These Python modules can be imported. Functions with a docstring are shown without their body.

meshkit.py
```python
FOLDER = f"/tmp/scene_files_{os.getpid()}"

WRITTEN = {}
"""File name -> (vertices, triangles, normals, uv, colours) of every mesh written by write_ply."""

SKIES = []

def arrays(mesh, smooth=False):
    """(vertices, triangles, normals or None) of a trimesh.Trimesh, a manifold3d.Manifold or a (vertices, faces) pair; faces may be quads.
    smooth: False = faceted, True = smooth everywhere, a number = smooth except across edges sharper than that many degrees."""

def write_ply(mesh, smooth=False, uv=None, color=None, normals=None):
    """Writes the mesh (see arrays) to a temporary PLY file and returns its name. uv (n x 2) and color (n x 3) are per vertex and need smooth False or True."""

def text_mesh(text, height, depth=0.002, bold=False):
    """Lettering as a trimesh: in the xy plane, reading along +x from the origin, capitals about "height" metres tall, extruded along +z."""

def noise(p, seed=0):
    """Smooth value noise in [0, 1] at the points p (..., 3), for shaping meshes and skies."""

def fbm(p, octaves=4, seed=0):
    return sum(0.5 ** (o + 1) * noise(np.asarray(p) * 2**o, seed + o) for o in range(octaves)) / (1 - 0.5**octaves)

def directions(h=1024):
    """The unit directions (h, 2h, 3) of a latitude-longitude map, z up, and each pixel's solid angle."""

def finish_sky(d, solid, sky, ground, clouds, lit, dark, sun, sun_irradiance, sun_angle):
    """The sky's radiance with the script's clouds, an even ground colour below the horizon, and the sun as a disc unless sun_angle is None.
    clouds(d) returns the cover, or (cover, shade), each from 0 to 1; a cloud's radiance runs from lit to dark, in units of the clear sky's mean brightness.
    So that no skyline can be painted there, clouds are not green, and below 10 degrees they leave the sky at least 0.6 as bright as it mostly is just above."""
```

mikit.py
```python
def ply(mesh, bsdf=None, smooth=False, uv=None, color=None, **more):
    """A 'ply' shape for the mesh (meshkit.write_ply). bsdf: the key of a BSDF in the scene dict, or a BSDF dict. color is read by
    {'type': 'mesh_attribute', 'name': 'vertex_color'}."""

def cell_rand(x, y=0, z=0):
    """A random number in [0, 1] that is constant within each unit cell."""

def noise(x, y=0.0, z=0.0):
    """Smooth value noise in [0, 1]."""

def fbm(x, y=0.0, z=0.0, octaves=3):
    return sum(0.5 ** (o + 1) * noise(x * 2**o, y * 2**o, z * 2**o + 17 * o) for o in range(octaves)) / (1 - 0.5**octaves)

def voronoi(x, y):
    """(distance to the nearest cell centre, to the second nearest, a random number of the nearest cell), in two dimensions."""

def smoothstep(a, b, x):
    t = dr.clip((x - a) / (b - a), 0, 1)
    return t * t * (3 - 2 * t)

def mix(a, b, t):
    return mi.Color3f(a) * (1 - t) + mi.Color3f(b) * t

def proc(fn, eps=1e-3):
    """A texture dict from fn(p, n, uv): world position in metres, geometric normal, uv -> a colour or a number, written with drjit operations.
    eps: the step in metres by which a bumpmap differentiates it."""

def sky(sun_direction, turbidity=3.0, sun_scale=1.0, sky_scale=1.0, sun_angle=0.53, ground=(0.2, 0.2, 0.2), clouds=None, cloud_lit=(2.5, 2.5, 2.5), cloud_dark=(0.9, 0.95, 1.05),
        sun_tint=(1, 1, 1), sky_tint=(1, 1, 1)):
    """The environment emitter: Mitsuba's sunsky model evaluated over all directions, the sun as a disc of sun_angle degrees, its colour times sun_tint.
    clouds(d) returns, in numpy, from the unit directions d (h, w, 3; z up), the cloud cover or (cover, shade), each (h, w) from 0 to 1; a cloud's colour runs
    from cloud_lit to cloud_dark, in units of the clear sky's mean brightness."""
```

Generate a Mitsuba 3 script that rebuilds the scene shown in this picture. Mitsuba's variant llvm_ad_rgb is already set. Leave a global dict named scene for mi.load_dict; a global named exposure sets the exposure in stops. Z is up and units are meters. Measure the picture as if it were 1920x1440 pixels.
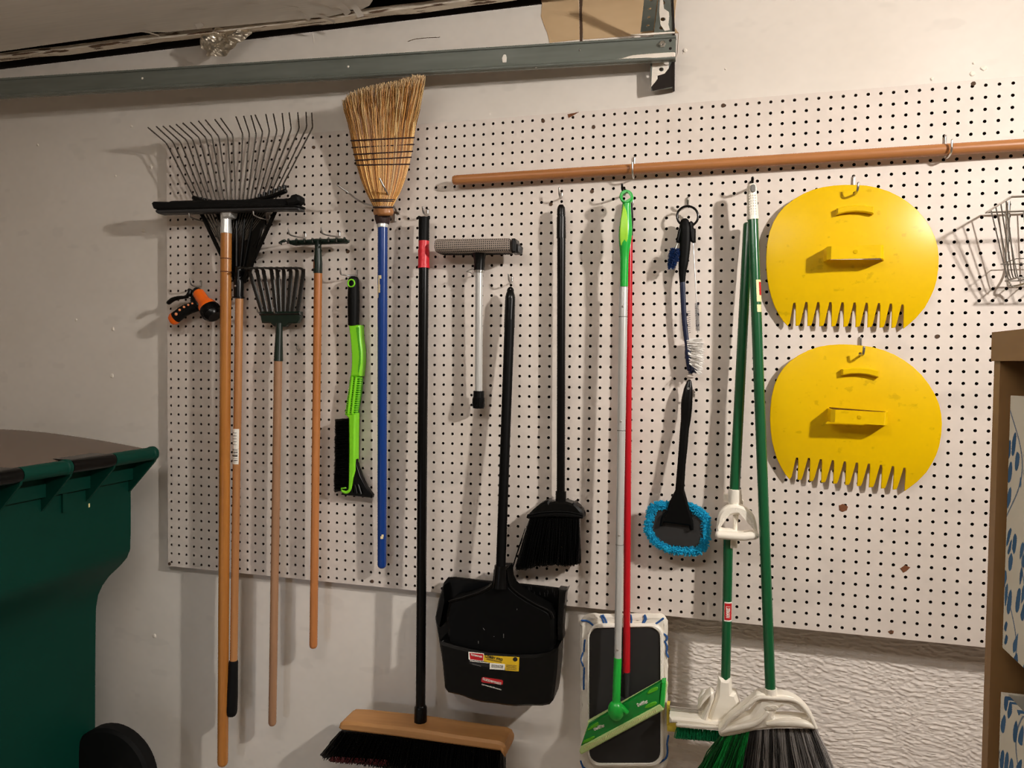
import math, random
import numpy as np, trimesh, mitsuba as mi, drjit as dr
import mapbox_earcut as earcut
import mikit, meshkit
from mikit import proc, noise, fbm, voronoi, smoothstep, mix

random.seed(7); rng = np.random.default_rng(7)
T = mi.ScalarTransform4f
scene, labels = {}, {}
Z0 = 1.90                                   # height of the pegboard's top row of holes above the floor
CEIL = Z0 + 0.293
WALL = 0.022                                # the board's front is y = 0, the wall lies behind it; the room is towards -y

# ------------------------------------------------------------------ camera
RM = np.array([[0.96574443, 0.25925624, 0.01113104], [0.01875669, -0.02695843, -0.99946057], [-0.25881631, 0.96543226, -0.03089774]])
EYE = np.array([1.49267525, -1.75720672, -0.59898084 + Z0])
FOC = 1350.62
scene['camera'] = {'type': 'perspective', 'fov': math.degrees(2 * math.atan(960 / FOC)), 'fov_axis': 'x', 'near_clip': 0.02,
                   'to_world': T().look_at(origin=EYE.tolist(), target=(EYE + RM[2]).tolist(), up=(-RM[1]).tolist())}
# ------------------------------------------------------------------ lights
LAMP = np.array([2.75, -1.17, Z0 + 0.19])   # LED flood lamp under the ceiling, off to the right, aimed at the board's left half
exposure = 0.17
def sph(c, r, n=2):
    m = trimesh.creation.icosphere(subdivisions=n, radius=r); m.apply_translation(c); return m
LAIM = np.array([0.25, 0.0, Z0 - 1.25]); LDIR = (LAIM - LAMP) / np.linalg.norm(LAIM - LAMP)
LU = np.cross(LDIR, [0, 0, 1.0]); LU /= np.linalg.norm(LU); LV = np.cross(LU, LDIR)
CHIPS = [LAMP] + [LAMP + .030 * (math.cos(t) * LU + math.sin(t) * LV) for t in np.arange(6) * math.pi / 3]
for i, c in enumerate(CHIPS):                # one small LED each
    scene[f'ceiling_lamp_beam_{i}'] = {'type': 'spot', 'to_world': T().look_at(origin=c.tolist(), target=(c + LDIR).tolist(), up=[0, 0, 1]), 'cutoff_angle': 78.0, 'beam_width': 6.0,
                                       'intensity': {'type': 'rgb', 'value': [1.62, 1.52, 1.41]}}
PANEL_W = (0.08, 0.6)
PANEL = np.array([0.95, -1.45, CEIL - 0.17])
def box(a, b):
    a, b = np.minimum(a, b), np.maximum(a, b)
    m = trimesh.creation.box(extents=b - a); m.apply_translation((a + b) / 2); return m
scene['ceiling_light__diffuser'] = mikit.ply(box(PANEL - [PANEL_W[1], PANEL_W[0], 0.025], PANEL + [PANEL_W[1], PANEL_W[0], 0.025]), {'type': 'diffuse'})
scene['ceiling_light__diffuser']['emitter'] = {'type': 'area', 'radiance': {'type': 'rgb', 'value': [13.2, 12.6, 11.8]}}
WORK = np.array([-0.10, -3.55, Z0 - 1.28])
scene['work_light__lens'] = mikit.ply(box(WORK - [0.04, 0.004, 0.04], WORK + [0.04, 0.004, 0.04]), {'type': 'diffuse'})
scene['work_light__lens']['emitter'] = {'type': 'area', 'radiance': {'type': 'rgb', 'value': [6, 6.5, 7]}}

AIM = np.array([0.52, 0.0, Z0 - 1.47])
scene['work_light_beam'] = {'type': 'spot', 'to_world': T().look_at(origin=(WORK + [0, .008, 0]).tolist(), target=AIM.tolist(), up=[0, 0, 1]), 'cutoff_angle': 11.0, 'beam_width': 5.0, 'intensity': {'type': 'rgb', 'value': [1.9, 2.15, 2.5]}}

# ------------------------------------------------------------------ helpers
def at(px, py, d):
    "The point seen at that pixel of the photograph which stands d metres in front of the pegboard."
    r = RM.T @ np.array([(px - 960) / FOC, (py - 720) / FOC, 1.0])
    return EYE + r * ((-d - EYE[1]) / r[1])
def atz(px, py, z):
    r = RM.T @ np.array([(px - 960) / FOC, (py - 720) / FOC, 1.0])
    return EYE + r * ((z - EYE[2]) / r[2])
def mpp(p):
    return (RM[2] @ (np.asarray(p) - EYE)) / FOC
def crop(x0, y0, s):
    return lambda pts: [(x0 + p[0] / s, y0 + p[1] / s) for p in pts]
def flat(pts, d):
    return np.array([at(x, y, d)[[0, 2]] for x, y in pts])
def free(name):
    if name not in scene and name not in labels and not any(k.startswith(name + '__') for k in scene): return name
    k = 1
    while True:
        n = f'{name}_{k:03d}'
        if n not in scene and n not in labels and not any(q.startswith(n + '__') for q in scene): return n
        k += 1
def thing(name, label, cat, group=None):
    k = free(name); labels[k] = {'label': label, 'category': cat}
    if group: labels[k]['group'] = group
    return k
def part(parent, name, mesh, bsdf, smooth=35, label=None, kind=None, **kw):
    k = free(parent + '__' + name)
    scene[k] = mikit.ply(mesh, bsdf, smooth, **kw)
    if label or kind: labels[k] = {a: b for a, b in (('label', label), ('kind', kind)) if b}
    return k
def struct(name, mesh, bsdf, label=None, cat=None, smooth=False):
    scene[name] = mikit.ply(mesh, bsdf, smooth); labels[name] = {'kind': 'structure'}
    if label: labels[name]['label'] = label
    if cat: labels[name]['category'] = cat
    return name
def cat(*ms):
    out = []
    for m in ms: out += list(m) if isinstance(m, (list, tuple)) else [m]
    return trimesh.util.concatenate(out)
def tube(pts, r, n=14, ends='flat', flat_dir=None, squash=1.0):
    "A swept round bar; r one radius or one per point; squash flattens it along flat_dir."
    p = np.asarray(pts, float); r = np.broadcast_to(np.asarray(r, float), len(p)).copy()
    if ends == 'round':
        def dome(a, b, ra):
            u = (a - b) / np.linalg.norm(a - b); return [(a + u * ra * math.sin(t) * .9, ra * math.cos(t)) for t in (math.pi * .42, math.pi * .3, math.pi * .15)]
        h, t = dome(p[0], p[1], r[0]), dome(p[-1], p[-2], r[-1])[::-1]
        p = np.vstack([[x for x, _ in h], p, [x for x, _ in t]]); r = np.r_[[y for _, y in h], r, [y for _, y in t]]
    d = np.zeros_like(p); d[1:-1] = p[2:] - p[:-2]; d[0] = p[1] - p[0]; d[-1] = p[-1] - p[-2]
    for i in range(len(d)):
        if np.linalg.norm(d[i]) < 1e-9: d[i] = next((p[k] - p[i] for k in range(i + 1, len(p)) if np.linalg.norm(p[k] - p[i]) > 1e-9), p[i] - p[0])
    d /= np.linalg.norm(d, axis=1, keepdims=True)
    u = np.array([0, -1.0, 0]) if flat_dir is None else np.asarray(flat_dir, float)
    if abs(u @ d[0]) > .95: u = np.array([1.0, 0, 0])
    a = np.arange(n) * 2 * np.pi / n; V = []
    for i in range(len(p)):
        u = u - (u @ d[i]) * d[i]; u /= np.linalg.norm(u); w = np.cross(d[i], u)
        V.append(p[i] + r[i] * (np.cos(a)[:, None] * u * squash + np.sin(a)[:, None] * w))
    m = len(p); V = np.vstack(V + [p[:1], p[-1:]]); i = np.arange(n); j = (i + 1) % n; F = []
    for k in range(m - 1):
        F += [np.stack([k * n + i, k * n + j, (k + 1) * n + j], 1), np.stack([k * n + i, (k + 1) * n + j, (k + 1) * n + i], 1)]
    F += [np.stack([j, i, i * 0 + m * n], 1), np.stack([(m - 1) * n + i, (m - 1) * n + j, i * 0 + m * n + 1], 1)]
    return trimesh.Trimesh(V, np.vstack(F), process=False)
def loop(pts, r, n=8):
    p = np.asarray(pts, float); return tube(np.vstack([p, p[:2]]), r, n)
def rod(a, b, prof, n=18):
    "A turned bar from a to b: prof lists (share of the way, radius)."
    a, b = np.asarray(a, float), np.asarray(b, float)
    return tube([a + (b - a) * t for t, _ in prof], [r for _, r in prof], n)
def bez(pts, n=12):
    "A smooth curve through the points (Catmull-Rom)."
    p = np.asarray(pts, float); q = np.vstack([2 * p[0] - p[1], p, 2 * p[-1] - p[-2]]); out = []
    for i in range(1, len(q) - 2):
        for t in np.arange(n) / n:
            out.append(.5 * (2 * q[i] + (q[i + 1] - q[i - 1]) * t + (2 * q[i - 1] - 5 * q[i] + 4 * q[i + 1] - q[i + 2]) * t * t + (3 * q[i] - q[i - 1] - 3 * q[i + 1] + q[i + 2]) * t ** 3))
    return np.vstack([out, p[-1:]])
def closed_curve(pts, n=6):
    p = list(map(tuple, pts)); q = np.array([p[-1]] + p + p[:2], float); out = []
    for i in range(1, len(q) - 2):
        for t in np.arange(n) / n:
            out.append(.5 * (2 * q[i] + (q[i + 1] - q[i - 1]) * t + (2 * q[i - 1] - 5 * q[i] + 4 * q[i + 1] - q[i + 2]) * t * t + (3 * q[i] - q[i - 1] - 3 * q[i + 1] + q[i + 2]) * t ** 3))
    return out
def area2(p):
    x, y = p[:, 0], p[:, 1]; return .5 * np.sum(x * np.roll(y, -1) - np.roll(x, -1) * y)
def inset(p, b):
    e = np.roll(p, -1, 0) - p; e = e / np.maximum(np.linalg.norm(e, axis=1, keepdims=True), 1e-12)
    nrm = np.stack([-e[:, 1], e[:, 0]], 1); n0 = np.roll(nrm, 1, 0)
    return p + b * (nrm + n0) / np.maximum(1 + (nrm * n0).sum(1, keepdims=True), .35)
def plate(poly, front, thick, bevel=.001, holes=(), axis='y', fine=None):
    """A slab cut from the outline poly (x, z), its face at y = -front and its back thick metres behind it, front edges bevelled.
    axis 'x': outline in (y, z), face at x = front, body towards +x; axis 'z': outline in (x, y), face (below) at z = front, body above."""
    rings = []
    for k, q in enumerate([poly, *holes]):
        q = np.asarray(q, float)
        if (area2(q) < 0) == (k == 0): q = q[::-1]
        rings.append(q)
    ends = np.cumsum([len(q) for q in rings]).astype(np.uint32)
    P = np.vstack(rings); f = earcut.triangulate_float64(P, ends).reshape(-1, 3).astype(int)
    I = np.vstack([inset(q, bevel) for q in rings]) if bevel else P
    n = len(P); lay = [(P, thick), (P, bevel), (I, 0.0)] if bevel else [(P, thick), (P, 0.0)]
    V = np.vstack([np.c_[q[:, 0], np.full(n, h), q[:, 1]] for q, h in lay]); F = [f[:, ::-1] if False else f, f[:, ::-1] + n * (len(lay) - 1)]
    s = 0
    for q in rings:
        i = np.arange(len(q)); j = (i + 1) % len(q); i, j = i + s, j + s; s += len(q)
        for k in range(len(lay) - 1):
            a = k * n
            F += [np.stack([a + i, a + n + i, a + n + j], 1), np.stack([a + i, a + n + j, a + j], 1)]
    m = trimesh.Trimesh(V, np.vstack(F), process=False)
    if m.volume < 0: m.invert()
    if fine:
        m.merge_vertices()
        v, f2 = trimesh.remesh.subdivide_to_size(m.vertices, m.faces, fine, max_iter=12); m = trimesh.Trimesh(v, f2, process=True)
    v = m.vertices.copy()
    if axis == 'y': v[:, 1] -= front
    elif axis == 'x': v = np.c_[v[:, 1] + front, v[:, 0], v[:, 2]]
    else: v = np.c_[v[:, 0], v[:, 2], v[:, 1] + front]
    m = trimesh.Trimesh(v, m.faces, process=False)
    if m.volume < 0: m.invert()
    return m
def pplate(pts, d, thick, bevel=.001, holes=(), fine=None):
    return plate(flat(pts, d), d, thick, bevel, [flat(h, d) for h in holes], fine=fine)
def bristles(roots, tips, r0, r1, bend=0.0, n=3):
    roots, tips = np.asarray(roots, float), np.asarray(tips, float); V, F, o = [], [], 0
    for a, b in zip(roots, tips):
        mid = (a + b) / 2 + rng.normal(0, 1, 3) * bend
        m = tube([a, mid, b], [r0, (r0 + r1) / 2, r1], n); V.append(m.vertices); F.append(m.faces + o); o += len(m.vertices)
    return trimesh.Trimesh(np.vstack(V), np.vstack(F), process=False)
def wrap(a, b, r, t0, t1, ang0, ang1, n=8, lift=.0006, m=2):
    "A patch lying on the bar a-b of radius r (one or two), between shares t0 and t1 and the angles (0 = towards the room, + = right)."
    a, b = np.asarray(a, float), np.asarray(b, float); d = (b - a) / np.linalg.norm(b - a)
    u = np.array([0, -1.0, 0]); u -= (u @ d) * d; u /= np.linalg.norm(u); w = np.array([1.0, 0, 0]); w -= (w @ d) * d + (w @ u) * u; w /= np.linalg.norm(w)
    A = np.radians(np.linspace(ang0, ang1, n)); V = []
    for t in np.linspace(t0, t1, m): V.append(a + (b - a) * t + (r + lift) * (np.cos(A)[:, None] * u + np.sin(A)[:, None] * w))
    V = np.vstack(V); F = []
    for k in range(m - 1):
        for i in range(n - 1): q = k * n + i; F += [[q, q + 1, q + n + 1], [q, q + n + 1, q + n]]
    return trimesh.Trimesh(V, F, process=False)
def text(s, h, pos, ang=0.0, depth=.0006, bold=False, width=None):
    "Raised lettering facing the room, its middle at pos, turned by ang degrees."
    m = meshkit.text_mesh(s, h, depth, bold); v = m.vertices.copy(); v[:, :2] -= (v[:, :2].max(0) + v[:, :2].min(0)) / 2
    if width: v[:, 0] *= width / np.ptp(v[:, 0])
    c, q = math.cos(math.radians(ang)), math.sin(math.radians(ang))
    x, y = v[:, 0] * c - v[:, 1] * q, v[:, 0] * q + v[:, 1] * c
    return trimesh.Trimesh(np.c_[x + pos[0], -v[:, 2] + pos[1], y + pos[2]], m.faces, process=False)
def cyl(a, b, r, n=16): return tube([a, b], r, n)
def ellipse(cx, cy, rx, ry, n=16): return [(cx + rx * math.cos(t), cy + ry * math.sin(t)) for t in np.arange(n) * 2 * math.pi / n]

# ------------------------------------------------------------------ materials
def lin(h):
    v = np.array([int(h[i:i + 2], 16) for i in (1, 3, 5)]) / 255
    return np.where(v < .04045, v / 12.92, ((v + .055) / 1.055) ** 2.4).tolist()
def rgb(h): return {'type': 'rgb', 'value': lin(h) if isinstance(h, str) else list(h)}
def mat(name, color, rough=.5, metal=0.0, spec=.5, **kw):
    c = color if isinstance(color, dict) else rgb(color)
    scene[name] = {'type': 'twosided', 'bsdf': {'type': 'principled', 'base_color': c, 'roughness': rough, 'metallic': metal, 'specular': spec, **kw}}
    return name
def paint_fn(p, n, uv):
    a = fbm(p.x * 5, p.y * 5, p.z * 5, 3); b = fbm(p.x * 60 + 9, p.y * 60, p.z * 60, 2); s = smoothstep(.66, .74, fbm(p.x * 14 + 3, p.y * 14, p.z * 22, 3))
    return mix(lin('#e2dbd3'), lin('#d8d0c6'), a) * (.97 + .05 * b) * (1 - .05 * s)
mat('m_wall', proc(paint_fn), .6, spec=.35)
def board_fn(p, n, uv):
    a = fbm(p.x * 4 + 5, p.y * 4, p.z * 4, 3); b = fbm(p.x * 30, p.y * 9, p.z * 30, 3); s = smoothstep(.6, .8, fbm(p.x * 9 + 30, p.y * 9, p.z * 9 + 4, 4))
    return mix(lin('#dad0c8'), lin('#d0c5bb'), a) * (.95 + .09 * b) * (1 - .08 * s)
mat('m_board', proc(board_fn), .5, spec=.4)
def conc_fn(p, n, uv): return mix(lin('#e4dcd4'), lin('#d9d0c8'), fbm(p.x * 8, p.y * 8, p.z * 14, 3))
mat('m_concrete', proc(conc_fn), .65, spec=.3)
def ceil_fn(p, n, uv): return mix(lin('#d9d2c8'), lin('#cec6bb'), fbm(p.x * 6, p.y * 6, p.z * 6, 3)) * (.96 + .06 * noise(p.x * 14, p.y * 200))
mat('m_ceiling', proc(ceil_fn), .7)
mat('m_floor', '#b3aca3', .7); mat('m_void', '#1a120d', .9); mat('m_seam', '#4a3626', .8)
def strip_fn(p, n, uv): return mix(lin('#d9cdbb'), lin('#5b4330'), smoothstep(.56, .66, fbm(p.x * 18, p.y * 160, p.z * 160, 3)))
mat('m_oldwood', proc(strip_fn), .7)
def paper_fn(p, n, uv): return mix(lin('#c9ad88'), lin('#b89a74'), fbm(p.x * 12, p.y * 12, p.z * 25, 3))
mat('m_paper', proc(paper_fn), .8)
def wood(name, c1, c2, axis='z', rough=.35, fx=90, k=1.0, coat=0.0):
    def fn(p, n, uv):
        if axis == 'z': q = fbm(p.x * fx, p.y * fx, p.z * 3.2, 3); w = noise(p.x * 15, p.y * 15, p.z * 2)
        else: q = fbm(p.x * 3.2, p.y * fx, p.z * fx, 3); w = noise(p.x * 2, p.y * 15, p.z * 15)
        return mix(lin(c1), lin(c2), dr.clip((q * .75 + w * .35 - .1) * k, 0, 1))
    return mat(name, proc(fn), rough, clearcoat=coat, clearcoat_gloss=.8)
wood('m_honey', '#ba7c38', '#8b4f1b', rough=.28, coat=.6)
wood('m_rakewood', '#b9834f', '#8a5530', rough=.38, coat=.3)
wood('m_paleash', '#a9805f', '#7d583f', rough=.5)
wood('m_orangewood', '#bd7c48', '#995826', rough=.4)
wood('m_oak', '#b67c4a', '#8d562d', axis='x', rough=.38, fx=120)
wood('m_block', '#be8b55', '#9c6c3e', axis='x', rough=.55)
mat('m_black', '#050505', .28, spec=.25); mat('m_blackmatte', '#050505', .5, spec=.12); mat('m_rubber', '#080808', .65, spec=.2); mat('m_bristle', '#040404', .5, spec=.2)
mat('m_darkgrey', '#2a2a2b', .5); mat('m_grey', '#6f6e6b', .5)
mat('m_steel', '#b4b2ae', .3, metal=1.0); mat('m_chrome', '#cfcdc8', .22, metal=1.0); mat('m_wire', '#8d8983', .35, metal=.9); mat('m_alu', '#d2d2cf', .3, metal=.45)
mat('m_tine', '#4a443d', .4, metal=.6); mat('m_blackmetal', '#15130f', .4)
def galv_fn(p, n, uv): return mix(lin('#787e79'), lin('#636962'), fbm(p.x * 7, p.y * 60, p.z * 60, 3))
mat('m_galv', proc(galv_fn), .38, metal=.35)
mat('m_foil', '#c9bfae', .28, metal=.85)
mat('m_white', '#e6e1d6', .35); mat('m_whitepaint', '#e4dcd0', .6); mat('m_ivory', '#e9e3d6', .3)
mat('m_red', '#b51420', .28); mat('m_redband', '#c81f2b', .4)
mat('m_blue', '#0c3478', .28); mat('m_chip', '#d8c9a0', .7)
mat('m_lime', '#7ed321', .38); mat('m_limedark', '#4da51a', .4)
mat('m_green', '#1fa63a', .3); mat('m_limegrip', '#9bd63a', .4); mat('m_swiffer', '#117a2c', .25); mat('m_padlime', '#b9d08a', .6)
mat('m_pole', '#08502c', .22, clearcoat=.6, clearcoat_gloss=.9); mat('m_greenbristle', '#0d6b2c', .5); mat('m_greybristle', '#5c5957', .5); mat('m_greylight', '#8a8683', .45); mat('m_greydark', '#2f2d2c', .5); mat('m_greenlight', '#15863a', .45); mat('m_greendark', '#05421a', .5); mat('m_darkgreen', '#0b1d15', .33)
mat('m_scrub', '#0f7a4a', .5)
def yel_fn(p, n, uv):
    a = fbm(p.x * 9, p.y * 9, p.z * 9, 3); s = smoothstep(.66, .8, fbm(p.x * 60, p.y * 60, p.z * 60 + 7, 4))
    return mix(lin('#dfb902'), lin('#d8af01'), a) * (1 - .16 * s)
mat('m_yellow', proc(yel_fn), .3, spec=.28)
def bin_fn(p, n, uv): return mix(lin('#00392e'), lin('#003328'), fbm(p.x * 8, p.y * 8, p.z * 8, 3)) * (.93 + .1 * noise(p.x * 400, p.y * 400, p.z * 400))
mat('m_bin', proc(bin_fn), .55, spec=.18); mat('m_lid', '#5a4c42', .45)
mat('m_orange', '#e8640f', .35); mat('m_dot', '#d98a5c', .5)
def mesh_fn(p, n, uv):
    a, b = p.x * 300 + p.z * 300, p.x * 300 - p.z * 300
    return mix(lin('#8d8178'), lin('#1c1717'), smoothstep(.1, .55, dr.sin(a * 2) * dr.sin(b * 2)))
mat('m_mesh', proc(mesh_fn), .7)
mat('m_terry', '#1f9dc4', .9, spec=.1); mat('m_cotton', '#ded8cc', .9, spec=.1); mat('m_yarn', '#27508a', .9); mat('m_navy', '#0b1734', .35); mat('m_bluebr', '#0e2f63', .5)
mat('m_panel', '#201f1f', .6); mat('m_twine', '#2a1512', .8); mat('m_sponge', '#d8c24a', .8); mat('m_whitebr', '#e8e6e2', .5)
mat('m_labelyellow', '#d9b21c', .5); mat('m_labelred', '#b3141c', .5); mat('m_labelwhite', '#e8e4da', .5); mat('m_labelblack', '#111111', .5); mat('m_labelcream', '#d6d09a', .5)
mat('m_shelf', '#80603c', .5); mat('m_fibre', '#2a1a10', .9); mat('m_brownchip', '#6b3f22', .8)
def floral_fn(p, n, uv):
    x, z = p.y * 40, p.z * 40; w = fbm(p.y * 40, p.z * 40, 3.0, 2)
    a, b, r = voronoi(x * 1.5 + z * .45, z * .62 - x * .35 + w * .5)
    leaf = smoothstep(.12, .18, b - a) * smoothstep(.42, .36, a); on = smoothstep(.25, .3, r)
    stem = smoothstep(.05, .03, dr.abs(dr.sin(x * 1.1 + dr.sin(z * .7) * 1.4)) * .5)
    k = dr.clip(leaf * on + stem * .8, 0, 1)
    return mix(lin('#c9c2b2'), mix(lin('#2c4a6b'), lin('#40607f'), r), k)
mat('m_floral', proc(floral_fn), .85, spec=.15)
scene['m_straw'] = {'type': 'twosided', 'bsdf': {'type': 'principled', 'base_color': {'type': 'mesh_attribute', 'name': 'vertex_color'}, 'roughness': .5, 'specular': .4}}
mat('m_strawcore', '#8a5a26', .8); mat('m_bindbrown', '#2b1610', .6)

# ================================================================== the room
XL, XR, YF = -1.7, 4.6, -4.6
UP = Z0 - .5 / 39.37; LOW = -.0127           # pegboard limits: half a hole pitch outside the outer holes
PITCH = .0254
PB_L, PB_R, PB_T, PB_B = -.5 * PITCH, 95.5 * PITCH, Z0 + .5 * PITCH, Z0 - 47.5 * PITCH
struct('floor', box([XL, YF, -.05], [XR, .2, 0]), 'm_floor', 'grey concrete garage floor')
struct('wall_left', box([XL - .1, YF, 0], [XL, .2, CEIL + .1]), 'm_wall'); struct('wall_right', box([XR, YF, 0], [XR + .1, .2, CEIL + .1]), 'm_wall')
struct('wall_front', box([XL, YF - .1, 0], [XR, YF, CEIL + .1]), 'm_wall')
XC = 1.345                                   # right of here the wall below the board is bare rough-plastered concrete, set back
RB = .05
struct('wall_back', cat(box([XL, WALL, PB_B + .05], [XR, WALL + .12, CEIL]), box([XL, WALL, 0], [XC, WALL + .12, PB_B + .05])), 'm_wall', 'off-white painted garage wall behind the pegboard')
def rough_wall():
    nx, nz = 520, 420; x = np.linspace(XC, 2.5, nx); z = np.linspace(.05, PB_B + .05, nz); X, Z = np.meshgrid(x, z, indexing='ij')
    P = np.stack([X, X * 0, Z], -1); warp = (meshkit.fbm(P * 5, 3, 4) - .5) * .5
    q = np.stack([X * 42 + 9 * warp, X * 0, (Z + .12 * X) * 190 + 26 * warp], -1); h = meshkit.fbm(q, 4, 2); h = np.abs(h - .5) * 2.2
    q2 = np.stack([X * 95 + 10 * warp, X * 0, Z * 170], -1); g = meshkit.fbm(q2, 3, 11)
    y = WALL + RB - .0026 * np.clip(h * 1.7, 0, 1) - .0032 * np.clip((g - .3) * 1.6, 0, 1)
    V = np.stack([X, y, Z], -1).reshape(-1, 3); i = np.arange(nx * nz).reshape(nx, nz)
    a, b, c, d = i[:-1, :-1].ravel(), i[1:, :-1].ravel(), i[1:, 1:].ravel(), i[:-1, 1:].ravel()
    return trimesh.Trimesh(V, np.vstack([np.c_[a, b, c], np.c_[a, c, d]]), process=False)
struct('wall_lower', cat(rough_wall(), box([2.5, WALL + RB - .002, 0], [XR, WALL + .12, PB_B + .05]), box([XC, WALL + RB - .002, 0], [2.5, WALL + .12, .05]),
                         box([XC, WALL + RB, 0], [2.5, WALL + .12, PB_B + .05])), 'm_concrete', 'white painted rough trowelled concrete below the pegboard', smooth=True)
# ceiling: plasterboard with a torn edge along the wall, a cavity, and an old painted lath
edge = [(XL, -.084), (-.523, -.081), (-.28, -.086), (-.015, -.088), (.05, -.07), (.14, -.067), (.3, -.058), (.46, -.05), (.53, -.046), (.57, -.052), (.60, -.066), (.63, -.06), (.66, -.075), (.70, -.12), (.76, -.10),
        (.84, -.075), (.95, -.07), (1.1, -.06), (1.3, -.03), (1.4, 0.0), (1.45, WALL), (XR, WALL)]
struct('ceiling', plate(np.array([(XL, YF), (XR, YF)] + edge[::-1]), CEIL, .012, .0, axis='z'), 'm_ceiling', 'grey painted plasterboard ceiling with flaking paint and a torn edge')
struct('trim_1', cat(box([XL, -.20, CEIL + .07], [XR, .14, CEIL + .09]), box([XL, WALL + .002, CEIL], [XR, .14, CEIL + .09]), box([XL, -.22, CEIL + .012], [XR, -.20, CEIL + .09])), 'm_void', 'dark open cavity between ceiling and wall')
lath = []
def lath_mesh():
    xs = np.linspace(XL, 1.35, 90); V = []
    for x in xs:
        w = meshkit.noise([[x * 9, 0, 0]])[0] - .5; yc = -.030 + .006 * math.sin(x * 3) + .006 * w; hw = .0135
        V += [[x, yc - hw, CEIL - .001 + .004 * w], [x, yc + hw, CEIL - .001 - .003 * w], [x, yc + hw, CEIL + .012], [x, yc - hw, CEIL + .012]]
    V = np.array(V); F = []
    for k in range(len(xs) - 1):
        for i in range(4): a, b = k * 4 + i, k * 4 + (i + 1) % 4; F += [[a, a + 4, b + 4], [a, b + 4, b]]
    return trimesh.Trimesh(V, F, process=False)
struct('trim_2', lath_mesh(), 'm_oldwood', 'worn white-painted wooden lath along the ceiling edge')
def flake(x, y, L, w, ang, curl):
    c, s = math.cos(ang), math.sin(ang); V = []
    for t in np.linspace(0, 1, 6):
        for u in (-.5, .5): V.append([x + c * L * t - s * w * u, y + s * L * t + c * w * u, CEIL - .0012 - curl * t * t])
    F = []
    for k in range(5): a = 2 * k; F += [[a, a + 1, a + 3], [a, a + 3, a + 2]]
    return trimesh.Trimesh(V, F, process=False)
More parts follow.
